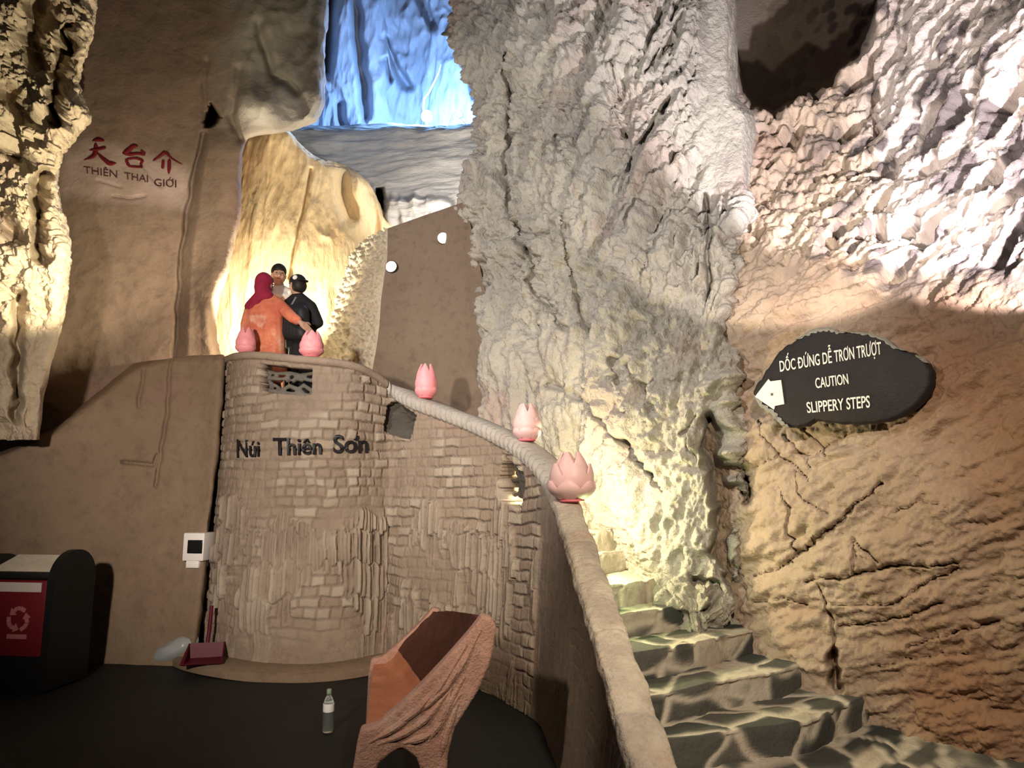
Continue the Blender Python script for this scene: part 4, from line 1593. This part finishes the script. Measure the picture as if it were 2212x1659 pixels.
def bench_surf(a, b, back):
    nn, mm = 40, 36
    fr = pch(np.array(NEARP[a:b]), mm)
    fa = pch(np.array(FARP[a:b]), mm)
    P = np.zeros((nn, mm, 3))
    for i in range(nn):
        t = i / (nn - 1)
        t2 = t ** 1.3
        pr_ = fr * (1 - t2) + fa * t2
        P[i, :, 0], P[i, :, 2] = pr_[:, 0], pr_[:, 1]
        P[i, :, 1] = L_B * t + .06
    nz = fbm(P * 7, 3)
    top = P.copy()
    top[..., 2] += .012 * nz
    top[..., 0] -= (.012 * nz if back else 0)
    und = P.copy()
    if back:
        und[..., 0] += .075
        und[..., 2] -= .01
    else:
        und[..., 2] -= .075
    V = np.concatenate([top.reshape(-1, 3), und.reshape(-1, 3)])
    i_ = np.arange(nn * mm).reshape(nn, mm)
    Fc = []
    for i in range(nn - 1):
        for j in range(mm - 1):
            Fc.append((i_[i, j], i_[i, j + 1], i_[i + 1, j + 1], i_[i + 1, j]))
            Fc.append((nn * mm + i_[i, j], nn * mm + i_[i + 1, j], nn * mm + i_[i + 1, j + 1], nn * mm + i_[i, j + 1]))
    ring = [i_[0, j] for j in range(mm)] + [i_[i, mm - 1] for i in range(1, nn)] + [i_[nn - 1, j] for j in range(mm - 2, -1, -1)] + [i_[i, 0] for i in range(nn - 2, 0, -1)]
    for k in range(len(ring)):
        a_, b_ = ring[k], ring[(k + 1) % len(ring)]
        Fc.append((a_, a_ + nn * mm, b_ + nn * mm, b_))
    return MB().add(V, [tuple(int(q) for q in f) for f in Fc])


bench_surf(0, 5, False).build('seat', M_BSEAT, be)
bench_surf(4, 9, True).build('backrest', M_BBACK, be)


def bench_end(y0, th, prof, depth_dir=1):
    """a solid end frame: straight sloping top edge, back edge, arch between two legs"""
    (x0, z0), (x1, z1) = prof
    poly = [(x0 - .035, z0 - .03), (x0 - .02, z0 + .03), (x0 + .06, z0 + .045)]
    for t in np.linspace(.15, .95, 12):
        poly.append((x0 + (x1 - x0) * t ** .92, z0 + (z1 - z0) * t ** 1.15 + .02))
    poly += [(x1 + .01, z1 + .04), (x1 + .06, z1 + .03), (x1 + .085, z1 - .02), (x1 + .07, z1 - .12), (x1 + .05, z1 - .2)]
    bx_, lz = x1 - .13, .40
    poly += [(x1 - .01, .60), (bx_ + .01, .44), (bx_ - .02, .32), (bx_ - .02, .0), (bx_ - .125, .0)]
    poly += [(bx_ - .135, .22), (bx_ - .17, .32), (bx_ - .24, .368), (.14, .355), (.065, .30), (.045, .20), (.035, .0), (-.065, .0), (-.055, .25)]
    return poly


def bark(poly, y0, th, nm, M, par_):
    m = MB().prism(poly, lambda x, z, d: (x, d, z), y0, y0 + th)
    o = m.build(nm, M, par_, True, remesh=.012, sm=2)
    return o


pe = bench_end(0, .1, ((0, .43), (.545, .925)))
pf_ = bench_end(0, .1, ((0, .43), (.37, .74)))
bark(pe, -.02, .09, 'end_frame', M_BARK, be)
bark([(x * (1 if z > .3 else .72), z) for x, z in pf_], L_B + .02, .08, 'end_frame', M_BARK, be)
# ridges of bark on the near end frame
m = MB()
for (a, b, c) in (((.02, .40), (.20, .50), (.40, .70)), ((.06, .39), (.24, .46), (.41, .63)), ((.18, .39), (.30, .42), (.45, .60)), ((.10, .445), (.30, .58), (.48, .83)), ((.30, .39), (.35, .48), (.47, .68)), ((.28, .54), (.42, .68), (.55, .90)), ((.36, .32), (.385, .42), (.44, .56)),
                  ((.22, .50), (.38, .64), (.52, .85)), ((.33, .46), (.38, .52), (.40, .62))):
    P = pch(np.array([a, b, c]), 9)
    m.tube([(x, -.018 + .004 * math.sin(i * 2.1), z) for i, (x, z) in enumerate(P)], [.006, .012, .017, .019, .016, .019, .016, .012, .006], 8)
m.build('bark_ridges', M_BARK, be)

# ------------------------------------------------------------------ lotus ornaments on the coping
M_LOT = material('pink_lotus_glaze', (.82, .31, .34), .45)
M_LOTP = material('pale_pink_lotus_glaze', (.70, .46, .45), .45)
M_LOTB = material('deep_pink_lotus_base', (.70, .16, .20), .5)


def petal(R, h, th0, half, lean, z0=0.0, tipout=0.0):
    nv, nu = 14, 9
    V, Fc = [], []
    for side in (0, 1):
        for i in range(nv):
            v = i / (nv - 1)
            rho = R * (.30 + .70 * math.sin(PI * min(.08 + .62 * v, 1)) ** .9 * (1 - .40 * v ** 3)) + lean * v + tipout * v ** 4
            wdt = half * (math.sin(PI * (.12 + .86 * v ** .9)) ** .7)
            for j in range(nu):
                u = -1 + 2 * j / (nu - 1)
                th = th0 + u * wdt
                rr = rho * (1 + .04 * (1 - u * u)) - side * .012
                V.append((rr * math.cos(th), rr * math.sin(th), z0 + h * v - .02 * abs(u) * v * (1 - v)))
    o = nv * nu
    for i in range(nv - 1):
        for j in range(nu - 1):
            a = i * nu + j
            Fc.append((a, a + 1, a + nu + 1, a + nu))
            Fc.append((o + a, o + a + nu, o + a + nu + 1, o + a + 1))
    ring = [j for j in range(nu)] + [i * nu + nu - 1 for i in range(1, nv)] + [(nv - 1) * nu + j for j in range(nu - 2, -1, -1)] + [i * nu for i in range(nv - 2, 0, -1)]
    for k in range(len(ring)):
        a, b = ring[k], ring[(k + 1) % len(ring)]
        Fc.append((a, b, b + o, a + o))
    return MB().add(V, Fc)


def lotus(px, R, h, openness, label, mat, rot=0.0, inset=.09, lift=.0):
    k = int(np.argmin(np.abs(proj(crv)[0] - px) + 1e4 * (np.arange(NU) > u_ramp + 25)))
    p = (crv[k, 0] - nrm[k, 0] * inset, crv[k, 1] - nrm[k, 1] * inset, ztop[k] + .002 + lift)
    t = thing('lotus_ornament', label, 'lotus', p, rot, 'lotus ornaments along the parapet')
    MB().lathe([(R * .50, 0), (R * .60, .008), (R * .52, .04), (R * .40, .055)], 22).build('base', M_LOTB, t)
    MB().ell((0, 0, h * .50), (R * .72, R * .72, h * .45), n=18, m=12).build('bud', mat, t)
    for i in range(5):
        petal(R * .98, h * .98, i * 2 * PI / 5 + .3, .86, -R * .20, .03).build('inner_petal', mat, t)
    for i in range(5):
        petal(R * 1.03, h * .76, i * 2 * PI / 5 + .95, .76, R * (-.10 + openness * .22), .02, R * openness * .28).build('middle_petal', mat, t)
    for i in range(6):
        petal(R * .98, h * .42, i * 2 * PI / 6 + .2, .58, R * openness * .40, .012, R * openness * .35).build('outer_petal', mat, t)
    return t


lotus(508, .105, .25, .0, 'bright pink lotus ornament at the left end of the parapet, left of the orange tunic', M_LOT, .2, .10)
lotus(666, .118, .235, .12, 'pink lotus ornament on the parapet in front of the person in black', M_LOT, .9, .09)
lotus(905, .115, .31, .0, 'tall closed pink lotus bud on the coping below the brown concrete wall', M_LOT, .5, .09)
lotus(1117, .118, .28, .16, 'pink lotus ornament on the curved coping above the arched opening', M_LOTP, 1.3, .09)
lotus(1208, .145, .31, .62, 'large pale pink lotus ornament at the top of the stair ramp', M_LOTP, .1, .085, .0)

# ------------------------------------------------------------------ blue lamp on the ledge
M_BLUEB = material('blue_bulb', (.8, .9, 1), .3, emit=(.45, .80, 1.0), estr=30)
lp = at(922, 252, 11.7)
bl = thing('blue_lamp', 'glaring blue lamp standing on the grey ledge in front of the high chamber', 'lamp', (lp[0], lp[1], lp[2] - .30))
MB().ell((0, 0, .30), (.10, .10, .115), n=22, m=14).build('bulb', M_BLUEB, bl)
MB().lathe([(.05, .10), (.06, .12), (.06, .19), (.045, .20)], 18).build('socket', M_DARKM, bl)
MB().lathe([(.09, -.02), (.09, .0), (.015, .012), (.015, .11)], 18).build('stand', M_DARKM, bl)
M_CORD = material('pale_cord', (.7, .75, .8), .5)
MB().tube([Vector(tuple(at(x, y, 11.75))) - bl.location for x, y in ((920, 262), (914, 235), (916, 214), (928, 198), (936, 180), (947, 158), (952, 140))], .014, 8).build('cord', M_CORD, bl)
d = bpy.data.lights.new('blue_lamp_light', 'POINT')
d.energy = 850
d.color = (.22, .46, 1.0)
d.shadow_soft_size = .1
lo = bpy.data.objects.new('blue_lamp_light', d)
lo.location = (.05, -.18, .36)
lo.parent = bl
C.objects.link(lo)
q0 = at(985, 276, 11.6)
MB().tube([Vector(tuple(at(x, y, 11.6))) for x, y in ((966, 280), (968, 268), (976, 248), (985, 240), (996, 242), (1000, 252), (990, 256), (984, 257), (996, 260), (1006, 270), (1011, 282))], .020, 8).build('cable_loop', M_CORD)
tag(bpy.data.objects['cable_loop'], 'pale bent cable loop standing on the grey ledge right of the blue lamp', 'cable')


# ------------------------------------------------------------------ people on the landing
M_SKIN = material('skin', (.55, .34, .24), .6)
M_SKIN2 = material('tan_skin', (.42, .25, .17), .6)
M_HAIR = material('dark_hair', (.018, .013, .011), .6)
M_EYE = material('eye', (.03, .02, .015), .3)
M_LIP = material('lips', (.42, .16, .13), .5)
M_CRIM = rock_mat('crimson_scarf_cloth', [(.30, .020, .050), (.24, .014, .045), (.34, .03, .06)], 9, .2, 60)
M_ORNG = rock_mat('orange_print_cloth', [(.74, .26, .14), (.52, .13, .08), (.80, .58, .44)], 5, .15, 60)
M_BLKC = material('black_cloth', (.010, .010, .012), .8)
M_BLKL = material('black_bag_cloth', (.014, .014, .017), .55)
M_WHTC = material('white_cloth', (.75, .74, .70), .8)
M_GREY = material('grey_strap', (.16, .16, .18), .7)
M_TROU = material('dark_maroon_trousers', (.09, .02, .025), .8)
PZ = 2.30


def V3(p):
    return Vector(tuple(p))


def hand(m, w, d, up, s=1.0, curl=.5):
    """palm and five curled fingers from the wrist w along d; up = back of the hand"""
    d = d.normalized()
    up = (up - d * up.dot(d)).normalized()
    sd = d.cross(up)
    m.cap(w, w + d * .02 * s, .024 * s, .026 * s, 10)
    for k in (-1, 0, 1):
        m.cap(w + d * .02 * s + sd * .020 * k * s, w + d * .075 * s + sd * .026 * k * s, .017 * s, .015 * s, 8)
    for k, ln in zip((-1.5, -.5, .5, 1.5), (.062, .076, .080, .070)):
        b = w + d * .082 * s + sd * .0185 * k * s
        dd = d.copy()
        for q in range(3):
            dd = (dd * math.cos(curl * .6) - up * math.sin(curl * .6)).normalized() if q else (dd * math.cos(curl * .3) - up * math.sin(curl * .3)).normalized()
            e_ = b + dd * ln * s * (.45, .32, .25)[q]
            m.cap(b, e_, (.0100, .0092, .0086)[q] * s, (.0092, .0086, .008)[q] * s, 8)
            b = e_
    b = w + d * .03 * s - sd * .030 * s
    t1 = b + (d * .6 - sd * .75 - up * .2).normalized() * .038 * s
    t2 = t1 + (d * .95 - sd * .2 - up * .4).normalized() * .030 * s
    m.cap(b, t1, .013 * s, .011 * s, 8)
    m.cap(t1, t2, .011 * s, .009 * s, 8)


def figure(label, base, hd, face, J, skin, s=1.0):
    """one continuous body: hd = head centre, face = horizontal direction looked at, J = joints"""
    root = thing('person', label, 'person', (base[0], base[1], PZ), 0, None)
    m = MB()
    fdir = V3(face).normalized()
    yaw = math.atan2(fdir.y, fdir.x) + PI / 2               # local -y is the face
    Rm = Euler((0, 0, yaw))

    def hp(x, y, z):
        return hd + Rm.to_matrix() @ Vector((x, y, z)) * s
    m.ell(hp(0, .012, .025), (.076 * s, .094 * s, .098 * s), (0, 0, yaw), 20, 14)
    m.ell(hp(0, -.018, -.035), (.060 * s, .070 * s, .080 * s), (0, 0, yaw), 18, 12)
    m.ell(hp(0, -.040, -.085), (.036 * s, .036 * s, .030 * s), (0, 0, yaw), 14, 8)
    m.cap(hp(0, -.082, .015), hp(0, -.104, -.028), .010 * s, .016 * s, 10)
    for q in (-1, 1):
        m.ell(hp(.012 * q, -.092, -.030), (.011 * s,) * 3, None, 10, 6)
        m.ell(hp(.078 * q, .012, -.005), (.010 * s, .022 * s, .034 * s), (0, 0, yaw), 12, 8)
        m.ell(hp(.034 * q, -.070, -.028), (.022 * s, .020 * s, .022 * s), (0, 0, yaw), 10, 8)
        m.ell(hp(.032 * q, -.074, .030), (.026 * s, .014 * s, .010 * s), (0, 0, yaw), 10, 8)
    m.ell(hp(0, -.080, -.062), (.026 * s, .016 * s, .012 * s), (0, 0, yaw), 12, 8)
    j = {k: V3(v) for k, v in J.items()}
    nk = j['neck']
    m.cap(hp(0, .015, -.05), nk, .052 * s, .058 * s, 14)
    ch = (j['shL'] + j['shR']) / 2
    pel = j['pelvis']
    side = (j['shR'] - j['shL']).normalized()
    m.cap(nk, ch - Vector((0, 0, .03)), .060 * s, .085 * s, 14)
    for q in (-1, 1):
        m.cap(ch + side * .075 * q * s - Vector((0, 0, .06)), pel + side * .06 * q * s + Vector((0, 0, .06)), .095 * s, .088 * s, 16)
        m.cap(nk, j['shL'] if q < 0 else j['shR'], .05 * s, .05 * s, 12)
        m.cap(pel + side * .06 * q * s, pel + side * .075 * q * s - Vector((0, 0, .06)), .105 * s, .098 * s, 16)
    for q, S_ in ((-1, 'L'), (1, 'R')):
        m.cap(j['sh' + S_], j['el' + S_], .050 * s, .039 * s, 12)
        m.cap(j['el' + S_], j['wr' + S_], .039 * s, .026 * s, 12)
        fd = (j['wr' + S_] - j['el' + S_]).normalized()
        hand(m, j['wr' + S_], V3(J.get('hd' + S_, fd)), V3(J.get('up' + S_, (0, -1, .2))), s)
        hip = pel + side * .085 * q * s - Vector((0, 0, .04))
        kn = Vector((hip.x + side.x * .01 * q, hip.y + .02 * fdir.y, PZ + (hip.z - PZ) * .53)) + fdir * .03
        an = Vector((hip.x + side.x * .02 * q, hip.y, PZ + .075))
        m.cap(hip, kn, .085 * s, .055 * s, 14)
        m.cap(kn, an, .056 * s, .036 * s, 12)
        m.cap(an - Vector((0, 0, .03)) - fdir * .03, an + fdir * .14 - Vector((0, 0, .048)), .036 * s, .026 * s, 12)
    L_ = -V3(root.location)
    m.build('body', skin, root, M=Matrix.Translation(L_), remesh=.0075, sm=3)
    for q in (-1, 1):
        e = MB()
        e.ell(hp(.031 * q, -.086, .008), (.012 * s, .007 * s, .006 * s), (0, 0, yaw), 12, 8)
        e.build('eye', M_EYE, root, M=Matrix.Translation(L_))
    for q in (-1, 1):
        b = MB()
        b.tube([hp(.014 * q, -.093, .030), hp(.032 * q, -.091, .037), (hp(.050 * q, -.078, .031))], [.003 * s, .0045 * s, .002 * s], 8)
        b.build('eyebrow', M_HAIR, root, M=Matrix.Translation(L_))
    lm = MB()
    lm.tube([hp(-.024, -.090, -.060), hp(0, -.099, -.058), hp(.024, -.090, -.060)], [.003 * s, .0065 * s, .003 * s], 8)
    lm.build('lips', M_LIP, root, M=Matrix.Translation(L_))
    return root, hp, j, side, L_, yaw, fdir


def cloth(nm, root, L_, mat, shapes, vox=.011, sm=3):
    m = MB()
    for sh in shapes:
        if len(sh) == 4 and not isinstance(sh[1], tuple):
            m.cap(*sh, 14)
        else:
            m.ell(sh[0], sh[1], sh[2] if len(sh) > 2 else None, 18, 12)
    return m.build(nm, mat, root, M=Matrix.Translation(L_), remesh=vox, sm=sm)


Z_ = Vector((0, 0, 1))
# person in the orange tunic, back to the visitor
A_ = 7.15
J = dict(neck=at(573, 640, A_), shL=at(545, 662, A_), shR=at(601, 657, A_), elL=at(532, 700, A_ - .02), wrL=at(529, 738, A_ - .04), elR=at(632, 686, A_ - .15), wrR=at(650, 697, A_ - .19),
         pelvis=at(574, 752, A_ + .02), hdR=(.72, .25, -.62), upR=(.2, -1, .5), upL=(-1, 0, 0))
hd = V3(at(573, 617, A_))
r1_, hp, j, side, L_, yaw, fd = figure('person in orange patterned tunic and crimson headscarf, seen from behind, arm reaching right', (hd.x, hd.y), hd, (.25, 1, 0), J, M_SKIN2)
pel = j['pelvis']
ch = (j['shL'] + j['shR']) / 2
hem = pel - Z_ * .26
cloth('tunic', r1_, L_, M_ORNG, [(j['neck'] - Z_ * .02, ch, .075, .10), (ch - side * .075 - Z_ * .05, pel - side * .07, .120, .135), (ch + side * .075 - Z_ * .05, pel + side * .07, .120, .135),
                                  (pel - side * .07, hem - side * .085, .135, .150), (pel + side * .07, hem + side * .085, .135, .150), (pel, hem, .15, .16),
                                  (j['neck'], j['shL'], .062, .070), (j['neck'], j['shR'], .062, .070), (j['shL'], j['elL'], .070, .060), (j['elL'], j['wrL'] + (j['elL'] - j['wrL']) * .28, .060, .050),
                                  (j['shR'], j['elR'], .070, .058), (j['elR'], j['elR'] + (j['wrR'] - j['elR']) * .55, .058, .050)])
hips = [pel + side * .085 * q for q in (-1, 1)]
cloth('trousers', r1_, L_, M_TROU, [(h, Vector((h.x, h.y, PZ + .12)), .105, .075) for h in hips])
cloth('headscarf', r1_, L_, M_CRIM, [(hp(0, .025, .03), (.090, .105, .108), (0, 0, yaw)), (hp(0, .03, -.05), (.085, .09, .11), (0, 0, yaw)), (hp(0, .05, -.02), j['neck'] - fd * .03, .085, .085),
                                      (j['neck'] - fd * .04, j['shL'] - fd * .035 - Z_ * .01, .080, .060), (j['neck'] - fd * .05 - Z_ * .01, ch - fd * .075 - side * .09 - Z_ * .035, .06, .050), (j['neck'] - fd * .05, j['neck'] + side * .06 - fd * .05 - Z_ * .01, .07, .055)], .010)
br = MB()
br.lathe([(.033, -.012), (.037, -.008), (.037, .008), (.033, .012)], 18, Matrix.Translation(j['wrL'] + (j['elL'] - j['wrL']) * .12))
br.build('bracelet', material('gold_bracelet', (.6, .36, .06), .3, .8), r1_, M=Matrix.Translation(L_))

# person in black with cap and backpack
A_ = 7.32
J = dict(neck=at(644, 640, A_), shL=at(622, 660, A_ + .05), shR=at(671, 664, A_ - .03), elL=at(618, 702, A_ + .12), wrL=at(632, 712, A_ + .28), elR=at(687, 697, A_ - .02), wrR=at(668, 712, A_ + .16),
         pelvis=at(650, 755, A_ + .03), upR=(1, 0, .3), upL=(-1, 0, .3))
hd = V3(at(641, 618, A_))
r2_, hp, j, side, L_, yaw, fd = figure('person in black clothes and black cap with a backpack, beside the orange tunic', (hd.x + .05, hd.y), hd, (-.75, .6, 0), J, M_SKIN2)
pel = j['pelvis']
ch = (j['shL'] + j['shR']) / 2
cloth('jacket', r2_, L_, M_BLKC, [(j['neck'] - Z_ * .03, ch, .075, .10), (ch - side * .075 - Z_ * .05, pel - side * .06, .115, .120), (ch + side * .075 - Z_ * .05, pel + side * .06, .115, .120), (pel, pel - Z_ * .12, .14, .14),
                                   (j['neck'], j['shL'], .060, .068), (j['neck'], j['shR'], .060, .070), (j['shL'], j['elL'], .068, .056), (j['elL'], j['wrL'], .056, .042), (j['shR'], j['elR'], .070, .060), (j['elR'], j['wrR'], .058, .042)])
cloth('trousers', r2_, L_, M_BLKC, [(pel + side * .085 * q, Vector((pel.x + side.x * .1 * q, pel.y + side.y * .1 * q, PZ + .11)), .112, .072) for q in (-1, 1)])
bk = ch - Vector((0, .155, .20)) + side * .02
cloth('backpack', r2_, L_, M_BLKL, [(bk + side * .075 * q + Z_ * .10, bk + side * .085 * q - Z_ * .13, .078, .085) for q in (-1, -.5, 0, .5, 1)], .012)
MB().tube([j['neck'] - Vector((0, .07, .03)), ch - side * .06 - Vector((0, .135, .05)), ch - side * .12 - Vector((0, .13, .14))], .011, 8).build('strap', M_GREY, r2_, M=Matrix.Translation(L_))
cp_ = MB()
cp_.ell(hp(0, .012, .045), (.086, .103, .085), (0, 0, yaw), 24, 16)
cp_.build('cap', M_BLKC, r2_, M=Matrix.Translation(L_), remesh=.009, sm=2)
cloth('cap_peak', r2_, L_, M_BLKC, [(hp(0, .115, .035), (.060, .060, .010), (0, 0, yaw))], .006, 1)
cloth('cap_badge', r2_, L_, M_WHTC, [(hp(.062, .055, .070), (.024, .034, .030), (0, 0, yaw))], .006, 1)
cloth('hair', r2_, L_, M_HAIR, [(hp(0, .045, -.005), (.083, .080, .085), (0, 0, yaw))], .009, 2)
cloth('face_mask', r2_, L_, M_WHTC, [(hp(0, -.055, -.060), (.062, .058, .050), (0, 0, yaw))], .007, 2)

# person in the white shirt behind them, facing the visitor
A_ = 7.72
J = dict(neck=at(603, 621, A_), shL=at(634, 640, A_), shR=at(573, 642, A_), elL=at(641, 690, A_ + .02), wrL=at(634, 735, A_ - .08), elR=at(566, 692, A_ + .02), wrR=at(573, 736, A_ - .08), pelvis=at(603, 738, A_), upR=(-1, -.3, 0), upL=(1, -.3, 0))
hd = V3(at(602, 595, A_))
r3_, hp, j, side, L_, yaw, fd = figure('person with short dark hair in a white shirt, facing the visitor behind the crimson headscarf', (hd.x, hd.y), hd, (.42, -1, 0), J, M_SKIN, 1.0)
pel = j['pelvis']
ch = (j['shL'] + j['shR']) / 2
cloth('shirt', r3_, L_, M_WHTC, [(j['neck'] - Z_ * .035, ch, .072, .10), (ch - side * .075 - Z_ * .05, pel - side * .06, .115, .112), (ch + side * .075 - Z_ * .05, pel + side * .06, .115, .112), (pel, pel - Z_ * .06, .135, .135),
                                  (j['neck'] - Z_ * .01, j['shL'], .058, .066), (j['neck'] - Z_ * .01, j['shR'], .058, .066), (j['shL'], j['shL'] + (j['elL'] - j['shL']) * .75, .068, .062), (j['shR'], j['shR'] + (j['elR'] - j['shR']) * .75, .068, .062)])
cloth('trousers', r3_, L_, M_BLKC, [(pel + side * .085 * q - Z_ * .03, Vector((pel.x + side.x * .1 * q, pel.y + side.y * .1 * q, PZ + .11)), .110, .070) for q in (-1, 1)])
cloth('hair', r3_, L_, M_HAIR, [(hp(0, .016, .052), (.088, .104, .086), (-.42, 0, yaw)), (hp(0, .060, .0), (.080, .058, .10), (0, 0, yaw))], .007, 2)
for r_ in (r1_, r2_, r3_):
    r_['group'] = 'people on the landing'
